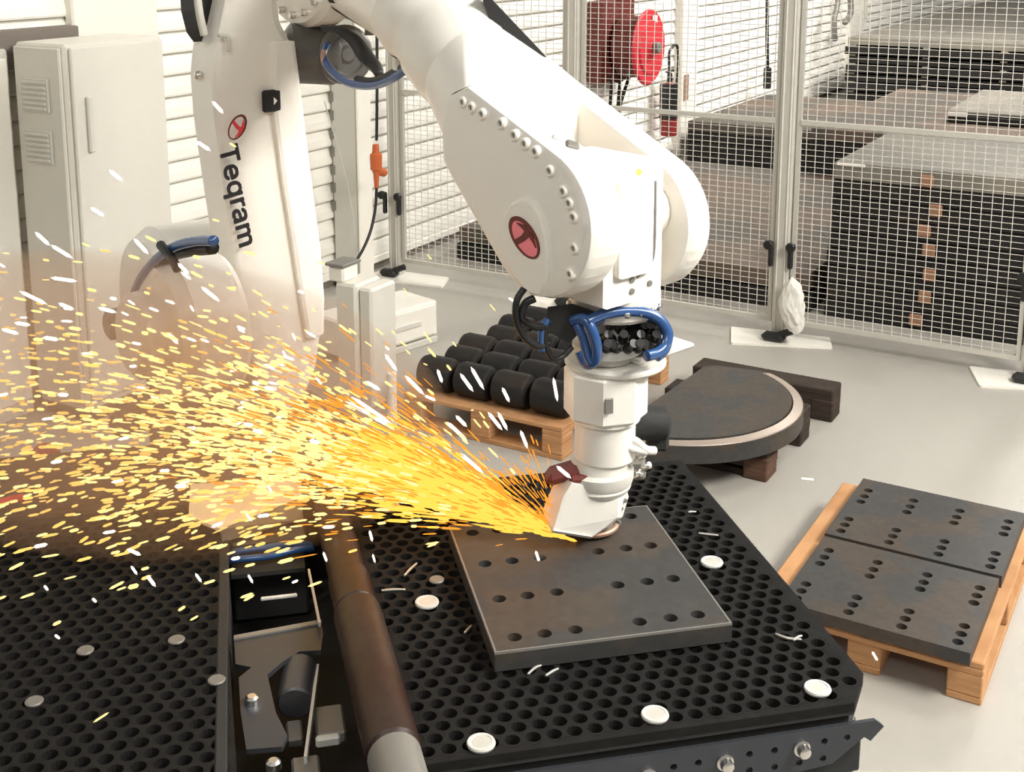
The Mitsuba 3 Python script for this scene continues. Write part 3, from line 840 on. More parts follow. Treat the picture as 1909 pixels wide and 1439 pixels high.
# rusty tube lying along the slot
t = thing('rusty_pipe', 'long rusty brown pipe lying along the slot between the table halves', 'pipe')
pa, pb = np.array([-0.944, 1.10, 0.832]), np.array([-0.901, -0.03, 0.832])
pd = (pb - pa) / np.linalg.norm(pb - pa)
put('tube', tr(cyl(pa, pa + pd * 0.50, 0.041, 28), TABLE), 'm_pipe', t, smooth=30)
put('collar', tr(cyl(pa + pd * 0.50, pa + pd * 0.635, 0.0445, 28, c=0.006), TABLE), 'm_pipe', t, smooth=30)
put('sleeve', tr(cyl(pa + pd * 0.635, pa + pd * 1.105, 0.049, 28, c=0.010), TABLE), 'm_pipe', t, smooth=30)
put('end_ferrule', tr(cyl(pa + pd * 1.10, pa + pd * 1.45, 0.0465, 28, c=0.005), TABLE), 'm_bolt_dark', t, smooth=30, label='grey metal end ferrule')

# clamping pucks and scrap on the mat
PUCK = [(728, 948), (797, 1126), (1328, 1051), (1525, 1287), (1222, 1336), (898, 1389)]
WHP = ['round pale clamping puck by the spark jet', 'round pale clamping puck right of the rusty pipe', 'round pale clamping puck right of the ground plate', 'round pale clamping puck near the right front corner of the table', 'round pale clamping puck in the middle of the front edge', 'round pale clamping puck beside the pipe end at the front']
for (x, y), l in zip(PUCK, WHP):
    o = at_z(x, y, TZ)
    g = thing('clamping_puck', l, 'puck')
    put('disc', lathe([(0, 0), (0, 0.024), (0.004, 0.0255), (0.007, 0.024), (0.0072, 0.019), (0.006, 0.018), (0.006, 0)], o + EZ * 0.0005, EZ, 28), 'm_puck', g, smooth=30)
    put('inset', cyl(o + EZ * 0.0062, o + EZ * 0.0068, 0.0165, 24), 'm_fence', g)
for (x, y), sw in zip(((160, 1215), (330, 1195), (405, 1270), (65, 1310), (815, 1083)), ('second from the left border', 'in the middle of the left mat', 'beside the slot', 'nearest the left border', 'between the rusty pipe and the drilled plate')):
    o = at_z(x, y, TZ)
    single('steel_slug', lathe([(0, 0), (0, 0.016), (0.003, 0.017), (0.005, 0.015), (0.005, 0)], o + EZ * 0.0005, EZ, 14), 'm_slug', f'dull grey steel slug lying on the mat, {sw}', 'slug', 'steel slugs lying on the mat', smooth=30)
CH = [[(985, 1257), (998, 1245), (1010, 1240)], [(1018, 1260), (1030, 1252), (1042, 1246)], [(1447, 1182), (1470, 1190), (1495, 1192)], [(1480, 1194), (1488, 1188), (1496, 1185)], [(1303, 994), (1320, 996), (1340, 998)], [(1284, 955), (1290, 954), (1299, 954)], [(712, 1101), (735, 1099), (757, 1099)],
      [(867, 1180), (873, 1174), (880, 1166)], [(755, 1073), (765, 1062), (778, 1050)]]
CHW = ['below the drilled plate, left one of two', 'below the drilled plate, right one of two', 'forked, near the right edge of the table', 'short prong near the right edge of the table', 'long, right of the drilled plate', 'tiny, right of the plate corner', 'straight, right of the rusty pipe', 'left of the drilled plate near the table front', 'slanting, between the pipe and the plate']
for c, cw in zip(CH, CHW):
    P_ = [at_z(x, y, TZ + 0.0035) for x, y in c]
    single('metal_chip', tube(P_, [0.0028, 0.0034, 0.0024], 6, 4), 'm_chip', f'bright metal chip on the mat, {cw}', 'metal chip', 'metal chips on the mat', smooth=True)

t = thing('low_bench', 'dark low bench behind the left half of the grinding table, half lost in sparks', 'bench')
BN = frame((-1.80, 3.02, 0), TX, TY)
put('bench_top', tr(bx(0, 0.98, 0, 0.34, 0.64, 0.68, 0.006), BN), 'm_wood_dark', t)
put('front_panel', tr(bx(0.02, 0.96, 0.02, 0.05, 0.05, 0.64, 0.004), BN), 'm_black_soft', t)
for (a, b) in ((0.03, 0.07), (0.95, 0.07), (0.03, 0.31), (0.95, 0.31)):
    put('leg', tr(bx(a - 0.025, a + 0.025, b - 0.02, b + 0.02, 0, 0.64, 0.003), BN), 'm_dark_steel', t)
single('paper_scrap', tr(cbox(0.05, 0.022, 0.003, 0.001), frame(at_z(1506, 893, 0.002), (0.98, -0.2, 0), (0.2, 0.98, 0))), 'm_white', 'small white scrap lying on the floor between the half round plate and the right pallet', 'scrap')

# red things at the left border behind the table
t = thing('signal_post', 'red knobbed switch post behind the spark shower at the left border', 'switch post')
o = at_y(88, 885, 3.6)
put('post', cyl([o[0], o[1], 0], o, 0.03, 14), 'm_dark_steel', t, smooth=30)
put('knob', lathe([(0, 0), (0, 0.03), (0.01, 0.045), (0.05, 0.045), (0.065, 0.025), (0.065, 0)], o + EZ * 0.03, EZ, 20), 'm_red', t, smooth=35, label='red knob')
put('collar', cyl(o - EZ * 0.03, o + EZ * 0.03, 0.05, 18, c=0.006), 'm_dark_red', t, smooth=30)
single('red_hose', tube([at_z(-30, 945, 0.84), at_z(0, 938, 0.84), at_z(28, 930, 0.84), at_z(50, 928, 0.84)], 0.011, 8, 6), 'm_red', 'red hose end lying over the left rear edge of the table', 'hose', smooth=True)

# ------------------------------------------------------------------ the robot
RB = np.array([-0.68, 3.80, 0.0])                      # foot of its first axis
RR = np.array([0.597, -0.802, 0.0])                    # forward
RS = np.array([0.802, 0.597, 0.0])                     # to its right-hand far side


def rw(r, s, z):
    return RB + r * RR + s * RS + z * EZ


def on_r(x, y, r):
    return on_plane(x, y, RB + r * RR, RR)


rob = thing('industrial_robot', 'large white robot arm reaching over the grinding table', 'robot')
put('base', lathe([(0, 0.0), (0, 0.40), (0.04, 0.40), (0.06, 0.34), (0.36, 0.31), (0.40, 0.34), (0.46, 0.34), (0.46, 0)], rw(0, 0, 0), EZ, 40), 'm_dark_steel', rob, smooth=30)
put('turret', cat(hull([rw(a, b, z) for a in (-0.42, -0.06) for b in (-0.36, -0.22) for z in (0.46, 0.90)] + [rw(-0.25, -0.36, 1.0), rw(-0.25, -0.22, 1.0)]),
                  hull([rw(a, b, z) for a in (-0.36, 0.02) for b in (-0.36, 0.20) for z in (0.46, 0.60)])), 'm_dark_steel', rob)
# shoulder motor housing, on the left
SH = rw(0.10, -0.30, 1.13)
hs = put('shoulder_housing', lathe([(0, 0), (0, 0.20), (0.02, 0.215), (0.16, 0.215), (0.20, 0.19), (0.20, 0.13), (0.27, 0.125), (0.29, 0.10), (0.29, 0)], SH - EZ * 0.06, -RS, 40), 'm_white_cast', rob, smooth=30, label='round shoulder motor housing')
put('rear_housing', lathe([(0, 0), (0, 0.24), (0.03, 0.255), (0.22, 0.255), (0.27, 0.22), (0.28, 0.0)], rw(-0.20, -0.16, 1.05), -RS, 40), 'm_white_cast', rob, smooth=30)
put('motor_plug', lathe([(0, 0), (0, 0.05), (0.08, 0.05), (0.09, 0.035), (0.09, 0)], rw(-0.33, -0.42, 0.98), -RS, 20), 'm_bolt_dark', rob, smooth=30)
put('motor_plug', lathe([(0, 0), (0, 0.045), (0.10, 0.045), (0.11, 0.03), (0.11, 0)], rw(0.03, -0.52, 0.80), -RS + 0.2 * RR, 20), 'm_bolt_dark', rob, smooth=30)


def on_s(x, y, s):
    return on_plane(x, y, RB + s * RS, RS)


sb = -0.47
put('black_hose', tube([on_s(398, 462, sb), on_s(350, 468, sb), on_s(312, 480, sb), on_s(280, 510, sb), on_s(258, 550, sb), on_s(245, 590, sb), on_s(238, 640, sb)], 0.018, 10, 8), 'm_black', rob, smooth=True, label='black hose over the shoulder')
put('blue_hose', tube([on_s(400, 449, sb - 0.03), on_s(365, 450, sb - 0.03), on_s(325, 461, sb - 0.03), on_s(290, 486, sb - 0.03), on_s(264, 520, sb - 0.03), on_s(250, 552, sb - 0.03)], 0.014, 10, 8), 'm_blue', rob, smooth=True, label='blue hose over the shoulder')
put('hose_strap', tube([on_s(300, 456, sb - 0.05), on_s(318, 478, sb - 0.05), on_s(332, 502, sb - 0.05)], 0.013, 8, 6), 'm_black', rob, smooth=True, label='black strap')

# lower arm: rings of a bevelled section from the photograph's edges
rows = [(-190, 436, 535), (-60, 430, 530), (0, 425, 525), (45, 416, 530), (90, 404, 553), (140, 399, 560), (215, 404, 568), (330, 420, 582), (470, 441, 600), (560, 456, 607), (640, 470, 606), (700, 484, 598), (738, 500, 582), (758, 520, 565)]
rings = []
RF, TH = 0.10, 0.17
for y, xl, xr in rows:
    pl_, pr_ = on_r(xl, y, RF), on_r(xr, y, RF)
    sl, sr_ = np.dot(pl_ - RB, RS), np.dot(pr_ - RB, RS)
    z = 0.5 * (pl_[2] + pr_[2])
    th = TH * (0.55 if y > 735 else 0.85 if y > 690 else 1.0)
    c = 0.018
    crown = 0.003
    mid = (sl + sr_) / 2
    rings.append([rw(RF - c, sl, z), rw(RF - 0.004, sl + c * 0.6, z), rw(RF + crown * 0.6, sl + (mid - sl) * 0.5, z), rw(RF + crown, mid + (sr_ - mid) * 0.25, z), rw(RF - 0.004, sr_ - 0.03, z), rw(RF - 0.03, sr_, z), rw(RF - th, sr_, z), rw(RF - th, sl, z)])
la = put('lower_arm', loft(rings), 'm_white', rob, smooth=28, label='long white lower arm with lettering')
# seam cover on its right half
rings = []
for y, xl, xr in [(78, 508, 548), (140, 507, 556), (215, 511, 565), (330, 526, 579), (470, 548, 597), (560, 562, 604), (625, 573, 603)]:
    pl_, pr_ = on_r(xl, y, RF + 0.012), on_r(xr, y, RF + 0.004)
    sl, sr_ = np.dot(pl_ - RB, RS), np.dot(pr_ - RB, RS)
    z = 0.5 * (pl_[2] + pr_[2])
    rings.append([rw(RF + 0.02, sl, z), rw(RF + 0.024, sl + 0.01, z), rw(RF + 0.016, sr_ - 0.012, z), rw(RF + 0.006, sr_ + 0.002, z), rw(RF - 0.03, sr_, z), rw(RF - 0.03, sl, z)])
put('cover_strip', loft(rings), 'm_white', la, smooth=25)
FACE = RF + 0.020
pc = on_r(507, 188, FACE)
FR_ = frame(pc, RS, EZ, np.cross(RS, EZ))
put('sensor_window', tr(cat(cbox(0.060, 0.066, 0.014, 0.010)), FR_), 'm_ink', la, label='small black square window')
put('window_mark', tr(hull([(0.004, -0.012, 0.0075), (0.004, 0.012, 0.0075), (0.016, 0.0, 0.0075), (0.004, -0.012, 0.0065), (0.004, 0.012, 0.0065), (0.016, 0.0, 0.0065)]), FR_), 'm_panel', la)
# joint disc at the arm's foot
put('shoulder_joint', lathe([(0, 0), (0, 0.14), (0.015, 0.15), (0.16, 0.15), (0.175, 0.14), (0.175, 0)], rw(-0.06, -0.17, 0.90), RS, 40), 'm_white_cast', rob, smooth=30)
# dark opening in the arm's top left flank
op = [on_r(x, y, RF - 0.10) for x, y in ((358, -60), (412, -60), (420, 5), (400, 55), (385, 78), (372, 60), (362, 20))]
put('cable_opening', hull([p - RS * 0.03 - RR * 0.02 for p in op] + [p + RS * 0.10 for p in op]), 'm_black', la, label='black cable opening near the elbow')
put('opening_liner', tube([on_r(366, -40, RF - 0.02), on_r(372, 20, RF - 0.02), on_r(382, 66, RF - 0.02)], 0.012, 8, 6), 'm_panel_shade', la, smooth=True)
put('side_bolt', sphere(on_r(378, 140, RF - 0.085) - RS * 0.012, 0.014), 'm_bolt', la, smooth=True)
hd = [on_r(408, 66, FACE - 0.004), on_r(424, 67, FACE - 0.002), on_r(427, 78, FACE - 0.002), on_r(427, 96, FACE - 0.003)]
put('edge_bracket', tube(hd, 0.006, 8, 4), 'm_panel_shade', la, smooth=True)


def letters(word, spec, F):
    """spec: per letter the photograph's centre (x, y) and height along the line; reads downwards."""


# lettering down the arm: emblem and word
p0, p1 = on_r(421, 270, FACE - 0.006), on_r(459, 455, FACE - 0.006)
dn = (p1 - p0) / np.linalg.norm(p1 - p0)
L = np.linalg.norm(p1 - p0)
nrm = RR
up = np.cross(nrm, dn)                                 # letters' upward direction
txt = meshkit.text_mesh('Teqram', 0.055, 0.004, bold=True)
bnd = txt.bounds
txt.apply_translation((-bnd[0][0], -0.004, 0))
txt.apply_scale((L / (bnd[1][0] - bnd[0][0]), 1.0, 1.0)) if False else None
sx = L / (bnd[1][0] - bnd[0][0])
txt.vertices[:, 0] *= sx
put('lettering', tr(txt, frame(p0 - up * 0.022 + nrm * 0.014, dn, up, nrm)), 'm_ink', la, label='black word Teqram reading downwards')


def emblem(M, s, parent, red='m_red', line='m_dark_red', ground=None):
    """The oval emblem with a swooping T, s = half its long axis."""
    a = np.linspace(0, 2 * math.pi, 48, endpoint=False)
    outer = Polygon([(s * math.cos(q), 0.62 * s * math.sin(q)) for q in a])
    inner = Polygon([(0.05 * s + 0.86 * s * math.cos(q), -0.02 * s + 0.50 * s * math.sin(q)) for q in a])
    ringp = outer.difference(inner)
    bar = Polygon([(-0.62 * s, 0.18 * s), (-0.25 * s, 0.42 * s), (0.30 * s, 0.44 * s), (0.72 * s, 0.20 * s), (0.40 * s, 0.26 * s), (0.18 * s, 0.27 * s), (0.10 * s, -0.05 * s), (-0.12 * s, -0.55 * s), (-0.30 * s, -0.50 * s), (-0.10 * s, 0.0), (-0.10 * s, 0.27 * s), (-0.35 * s, 0.24 * s)]).buffer(0.02 * s)
    if ground:
        put('emblem_ground', tr(extrude(outer.buffer(-0.05 * s), 0.002), M), ground, parent)
    m1, m2 = extrude(ringp, 0.003), extrude(bar.intersection(outer), 0.004)
    put('emblem_ring', tr(m1, M), line, parent)
    put('emblem', tr(m2, M), red, parent, label='red oval emblem')


e0 = on_r(440, 236, FACE - 0.006) + nrm * 0.012
emblem(frame(e0, dn * 0.75 - up * 0.66, up * 0.75 + dn * 0.66, nrm), 0.040, la)

# elbow
EL = rw(0.0, 0.02, 2.20)
el = put('elbow_housing', lathe([(0, 0), (0, 0.27), (0.02, 0.285), (0.10, 0.285), (0.12, 0.265), (0.30, 0.265), (0.32, 0.25), (0.32, 0)], EL, RS, 44), 'm_white_cast', rob, smooth=30, label='round elbow housing')
for q in np.linspace(0, 2 * math.pi, 20, endpoint=False):
    c = EL + RS * 0.012 + 0.245 * (math.cos(q) * RR + math.sin(q) * EZ)
    if c[2] > 2.2:
        continue
    put('bolt', cyl(c - RS * 0.03, c, 0.011, 10, c=0.003), 'm_bolt', el, smooth=30)
ms = RB
put('elbow_motor', cat(lathe([(0, 0), (0, 0.085), (0.012, 0.092), (0.15, 0.092), (0.165, 0.07), (0.165, 0)], at_y(630, 104, 3.86), np.array([-0.9, -0.3, 0.08]), 32)), 'm_motor', rob, smooth=30, label='dark grey elbow motor')
put('motor_face', lathe([(-0.05, 0), (-0.05, 0.090), (0.0, 0.092), (0.012, 0.080), (0.014, 0.062), (0.004, 0.056), (0.006, 0.03), (0.016, 0.02), (0.016, 0)], at_y(646, 102, 3.80), np.array([0.55, -0.82, 0.05]), 32), 'm_motor', rob, smooth=30)

# wrist frame
WC = np.array([0.21, 2.60, 0.0])
WA = math.radians(42)
WP = np.array([math.cos(WA), math.sin(WA), 0.0])       # along the pitch axis, to the right and away
WQ = np.array([math.sin(WA), -math.cos(WA), 0.0])      # across it, towards the viewer's right


def wq(q, t, z):
    return WC + q * WQ + t * WP + z * EZ


SL = wq(-0.49, -0.02, 1.93)
AX = wq(0.0, 0.0, 1.60) - SL
AX /= np.linalg.norm(AX)
ea, eb, _ = basis(AX)


def circ(o, r, n=40, ax=None):
    a, b, _ = basis(AX if ax is None else ax)
    return [o + r * (math.cos(2 * math.pi * k / n) * a + math.sin(2 * math.pi * k / n) * b) for k in range(n)]


elb = [EL + RS * 0.12 + 0.22 * (math.cos(q) * RR + math.sin(q) * EZ) for q in np.linspace(0, 2 * math.pi, 24, endpoint=False)] + [EL + RS * 0.30 + 0.22 * (math.cos(q) * RR + math.sin(q) * EZ) for q in np.linspace(0, 2 * math.pi, 24, endpoint=False)]
put('forearm', hull(elb + circ(SL - AX * 0.17, 0.118)), 'm_white_cast', rob, smooth=35, label='forearm tube')
put('forearm_sleeve', lathe([(-0.20, 0), (-0.20, 0.10), (-0.185, 0.124), (-0.12, 0.128), (-0.10, 0.120), (-0.06, 0.121), (-0.04, 0.132), (0.04, 0.136), (0.085, 0.128), (0.085, 0)], SL, AX, 48), 'm_white_cast', rob, smooth=30)

# wrist casting: a back block and two lobes
def profile(pts):
    return Polygon(pts)


def lobe_prof(c, r, back, n=40):
    ps = [(c[0] + r * math.cos(a), c[1] + r * math.sin(a)) for a in np.linspace(0, 2 * math.pi, n, endpoint=False)] + list(back)
    return Polygon(ps).convex_hull if False else unary_union([Point(*p).buffer(0.001) for p in ps]).convex_hull


def ext_t(poly, t0, t1, c=0.02):
    """Extrude a q-z profile along the pitch axis with rounded edges."""
    inner = [poly.buffer(-c), poly.buffer(-c * 0.3), poly]
    seq = [(t0, inner[0]), (t0 + c * 0.3, inner[1]), (t0 + c, inner[2]), (t1 - c, inner[2]), (t1 - c * 0.3, inner[1]), (t1, inner[0])]
    pts = []
    for t, p in seq:
        xy = np.array(p.exterior.coords)[:-1]
        pts += [wq(a, t, b) for a, b in xy]
    return hull(pts)


BACK_L = [(-0.21, 1.885), (-0.275, 1.86), (-0.305, 1.80), (-0.30, 1.71), (-0.27, 1.675)]
lobeL = lobe_prof((0.005, 1.625), 0.160, BACK_L)
lobeR = lobe_prof((-0.045, 1.565), 0.158, [(-0.40, 1.885), (-0.33, 1.866), (-0.24, 1.828), (-0.40, 1.74), (-0.34, 1.69)])
back = hull([p for p in circ(SL + AX * 0.06, 0.130)] + [wq(a, t, b) for t in (-0.20, 0.14) for a, b in ((-0.25, 1.862), (-0.30, 1.83), (-0.30, 1.74), (-0.26, 1.69), (-0.215, 1.85))])
wr = put('wrist_casting', back, 'm_white_cast', rob, smooth=40, label='broad white wrist casting with a fork')
put('fork_lobe', ext_t(lobeL, -0.225, -0.122, 0.022), 'm_white_cast', wr, smooth=35, label='left fork lobe with emblem cap and bolts')
put('fork_lobe', ext_t(lobeR, 0.130, 0.220, 0.028), 'm_white_cast', wr, smooth=35, label='right fork lobe')
# web of the fork between the lobes
put('fork_web', hull([wq(a, t, b) for t in (-0.14, 0.15) for a, b in ((-0.28, 1.86), (-0.30, 1.80), (-0.28, 1.69), (-0.225, 1.70), (-0.225, 1.80))]), 'm_white_cast', wr, smooth=35)
# emblem cap on the outer face of the left lobe
capc = (0.0, 1.60)
cap_o = wq(capc[0], -0.222, capc[1])
cpts = [on_plane(x, y, cap_o, WP) for x, y in ((985, 366), (962, 376), (946, 405), (944, 440), (952, 480), (970, 518), (998, 548), (1018, 552), (1028, 530), (1031, 490), (1028, 440), (1018, 400), (1004, 376))]
mid_ = np.mean(cpts, axis=0)
cp = put('emblem_cap', hull([p + WP * 0.02 for p in cpts] + [p - WP * 0.010 for p in cpts] + [mid_ + (p - mid_) * 0.93 - WP * 0.016 for p in cpts]), 'm_panel', wr, smooth=30, label='oval cap with the red emblem')
cap_o = on_plane(990, 440, cap_o, WP) + WP * 0.0055
emblem(frame(cap_o - WP * 0.0215, WQ * 0.80 - EZ * 0.60, EZ * 0.80 + WQ * 0.60, -WP), 0.052, cp, 'm_dark_red', 'm_dark_red', 'm_rose')
# row of bolts along the edge of the left lobe
edge = lobeL.exterior
seqb = [(868, 190), (884, 200), (904, 212), (932, 224), (963, 240), (985, 262), (1003, 282), (1030, 318), (1055, 356), (1066, 378), (1074, 404), (1075, 462), (1070, 512)]
for (x, y) in seqb:
    p = on_plane(x, y, wq(0, -0.222, 0), WP)
    q_, z_ = np.dot(p - WC, WQ), p[2]
    d_ = edge.project(Point(q_, z_))
    e_ = edge.interpolate(d_)
    cx_, cz_ = lobeL.centroid.x, lobeL.centroid.y
    v_ = np.array([q_ - e_.x, z_ - e_.y])
    inside = lobeL.contains(Point(q_, z_))
    if inside and np.linalg.norm(v_) > 0.022:
        e2 = np.array([q_, z_])
    else:
        u_ = np.array([cx_ - e_.x, cz_ - e_.y])
        e2 = np.array([e_.x, e_.y]) + u_ / np.linalg.norm(u_) * 0.024
    c = wq(e2[0], -0.224, e2[1])
    bo = put('bolt', lathe([(-0.01, 0), (-0.01, 0.0125), (0.006, 0.0125), (0.009, 0.010), (0.009, 0.0065), (0.003, 0.006), (0.003, 0)], c, -WP, 16), 'm_white_cast', wr, smooth=30, label='bolt head' if y == 190 else None)
    put('socket', cyl(c + WP * 0.001, c - WP * 0.0045, 0.0062, 10), 'm_bolt_dark', wr)
hitm = cat(back, ext_t(lobeL, -0.225, -0.122, 0.022))


def hit(mesh, x, y):
    d_ = ray(x, y)
    loc, _, ti = mesh.ray.intersects_location([[0, 0, H]], [d_ / np.linalg.norm(d_)])
    k_ = np.argmin(np.linalg.norm(loc - [0, 0, H], axis=1))
    return loc[k_], mesh.face_normals[ti[k_]]


for (x, y, s_, m_) in ((1068, 271, 0.028, 'm_bolt_dark'), (1037, 257, 0.016, 'm_light_grey')):
    pw, nw = hit(hitm, x, y)
    a_, b_2, c_ = basis(nw)
    put('web_plug', tr(cbox(s_, s_, 0.012, 0.004), frame(pw, a_, b_2, c_)), m_, wr, label='grey square plug' if x == 1068 else None)
# tilting body between the lobes, with its motor
tbk = put('tilt_body', ext_t(Polygon([(0.10, 1.735), (0.10, 1.438), (-0.10, 1.438), (-0.13, 1.53), (-0.11, 1.735)]), -0.121, 0.066, 0.012), 'm_white_cast', rob, smooth=30, label='white tilting wrist body')
put('front_cover', ext_t(Polygon([(0.115, 1.705), (0.115, 1.50), (0.09, 1.50), (0.09, 1.705)]), -0.090, 0.020, 0.010), 'm_white', tbk, smooth=30)
put('pivot_boss', cyl(wq(0.0, 0.06, 1.60), wq(0.0, 0.136, 1.60), 0.062, 36, c=0.008), 'm_white_cast', tbk, smooth=30)
put('cover_seam', tube([wq(0.101, 0.030, 1.69), wq(0.101, 0.032, 1.56), wq(0.101, 0.022, 1.515), wq(0.101, -0.02, 1.492)], 0.0042, 6, 6), 'm_bolt_dark', tbk, smooth=True)
for (t_, z_) in ((-0.035, 1.488), (-0.035, 1.463), (0.02, 1.47)):
    put('screw', cyl(wq(0.095, t_, z_), wq(0.104, t_, z_), 0.0065, 10), 'm_bolt_dark', tbk)
pl0 = at_y(1171, 310, 2.50)
put('status_lamp', sphere(wq(0.099, -0.02, 1.722), 0.006, 1), 'm_orange', tbk, label='small orange status lamp')
kl = f'{tbk}__status_lamp'
scene[kl] = {**mikit.ply(sphere(wq(0.101, -0.02, 1.716), 0.007, 2), 'm_orange', smooth=True), 'emitter': {'type': 'area', 'radiance': rgb(5.0, 1.6, 0.1), 'sampling_weight': 0.02}}
# flange under the tilting body
FLA = np.array([0.225, 2.60, 0.0])
fl = put('tool_flange', lathe([(0, 0), (0, 0.088), (0.008, 0.094), (0.02, 0.094), (0.024, 0.100), (0.052, 0.100), (0.056, 0.094), (0.056, 0)], FLA + EZ * 1.385, EZ, 44), 'm_white_cast', rob, smooth=30, label='round tool flange')
for k in range(9):
    a = math.radians(-170 + 18 * k)
    c = FLA + EZ * 1.412 + 0.100 * np.array([math.cos(a), math.sin(a), 0])
    put('bolt', sphere(c, 0.009, 1), 'm_bolt', fl, smooth=True)
# hose package along the top of the arm and at the elbow
yb = 2.78
put('cable_sheath', hull([at_y(x, y, Y) for Y in (2.86, 2.92) for x, y in ((898, -8), (912, -8), (935, 18), (1020, 106), (1000, 103), (925, 72), (918, 40))]), 'm_black_soft', rob, smooth=35, label='black cable sheath on top of the wrist')
put('blue_hose', tube([at_y(768, 122, 3.02), at_y(735, 145, 3.10), at_y(705, 158, 3.2), at_y(672, 160, 3.3), at_y(640, 150, 3.4), at_y(615, 128, 3.5), at_y(604, 104, 3.55), at_y(612, 84, 3.6)], 0.0105, 10, 8), 'm_blue', rob, smooth=True, label='blue hose loop under the elbow')
put('black_hose', tube([at_y(774, 112, 3.00), at_y(745, 130, 3.10), at_y(716, 146, 3.2), at_y(690, 152, 3.3), at_y(668, 148, 3.4)], 0.011, 10, 8), 'm_black', rob, smooth=True)
put('black_hose', tube([at_y(602, 52, 3.62), at_y(632, 56, 3.58), at_y(662, 76, 3.55), at_y(682, 104, 3.5), at_y(702, 126, 3.46), at_y(708, 140, 3.4)], [0.010, 0.011, 0.02, 0.024, 0.018, 0.012], 10, 8), 'm_black', rob, smooth=True)
put('copper_hose', tube([at_y(606, 92, 3.53), at_y(603, 112, 3.53), at_y(618, 134, 3.5), at_y(648, 150, 3.45), at_y(690, 156, 3.35)], 0.007, 8, 8), 'm_copper', rob, smooth=True)
put('hose_clamp', cat(cbox(0.06, 0.05, 0.09, 0.012, at_y(712, 2, 3.35)), cyl(at_y(700, -20, 3.35), at_y(716, 14, 3.33), 0.035, 14)), 'm_black', rob, smooth=30, label='black hose clamp')
put('grey_fitting', lathe([(0, 0), (0, 0.02), (0.07, 0.02), (0.09, 0.012), (0.09, 0)], at_y(748, 130, 3.1), EZ, 16), 'm_white', rob, smooth=30)
put('cable_gland', hull([at_y(x, y, Y) for Y in (3.6, 3.66) for x, y in ((683, 38), (690, 40), (698, 66), (680, 66))]), 'm_bolt_dark', rob)

# ------------------------------------------------------------------ the grinding tool in the robot's hand
TA0 = np.array([0.208, 2.60, 0.0])                     # tool axis
gt = thing('grinding_tool', 'white grinding spindle hanging from the robot flange, its hood touching the drilled plate', 'grinder')
put('swivel_plate', lathe([(0, 0), (0, 0.108), (0.005, 0.113), (0.011, 0.113), (0.016, 0.108), (0.016, 0)], TA0 + np.array([0.022, 0.02, 0]) + EZ * 1.262, EZ, 48), 'm_light_grey', gt, smooth=30)
put('cable_bracket', cat(tr(cbox(0.19, 0.11, 0.012, 0.005), frame(at_y(1212, 640, 2.66) - EZ * 0.012, WP, -WQ)), cyl(at_y(1240, 640, 2.64), at_y(1240, 655, 2.64), 0.02, 14)), 'm_light_grey', gt, smooth=30)
put('adapter', cat(cyl(TA0 + EZ * 1.28, TA0 + EZ * 1.386, 0.055, 32), cyl(TA0 + EZ * 1.30, TA0 + EZ * 1.32, 0.075, 32)), 'm_light_grey', gt, smooth=30)


def prism(o, z0, z1, rx, ry, n, rot, c=0.006):
    pts = []
    for z, g in ((z0, c), (z0 + c, 0), (z1 - c, 0), (z1, c)):
        for k in range(n):
            a = rot + 2 * math.pi * k / n
            pts.append(np.array(o) + np.array([(rx - g) * math.cos(a), (ry - g) * math.sin(a), z]))
    return hull(pts)


put('spindle_housing', prism(TA0, 1.155, 1.262, 0.093, 0.093, 8, math.radians(-75 + 22.5), 0.005), 'm_white', gt, label='eight sided white spindle housing')
put('warning_plate', tr(cbox(0.020, 0.035, 0.004, 0.002), frame(at_y(1136, 757, 2.503), (0.97, 0.24, 0), EZ, (0.24, -0.97, 0))), 'm_bolt_dark', gt, label='small dark plate')
put('lower_housing', cat(cyl(TA0 + EZ * 1.05 + [0.0, 0, 0], TA0 + EZ * 1.155, 0.068, 40, c=0.004), cyl(TA0 + EZ * 1.145, TA0 + EZ * 1.157, 0.078, 40)), 'm_white', gt, smooth=30)
put('neck', lathe([(0, 0), (0, 0.074), (0.012, 0.078), (0.028, 0.078), (0.034, 0.066), (0.055, 0.062), (0.055, 0)], TA0 + EZ * 0.995 - [0.012, 0, 0], EZ, 40), 'm_light_grey', gt, smooth=30)
put('neck_ring', lathe([(0, 0), (0, 0.070), (0.01, 0.075), (0.02, 0.070), (0.02, 0)], TA0 + EZ * 0.978 - [0.014, 0, 0], EZ, 40), 'm_light_grey', gt, smooth=30)
put('scorched_clamp', cat(tr(cbox(0.085, 0.06, 0.030, 0.012), frame(at_y(1052, 880, 2.58), (0.96, 0.1, 0.26), (-0.1, 0.99, 0))), tr(cbox(0.05, 0.05, 0.02, 0.008), frame(at_y(1082, 888, 2.56), (1, 0, 0), (0, 1, 0)))), 'm_dark_red', gt, label='scorched brown clamp')
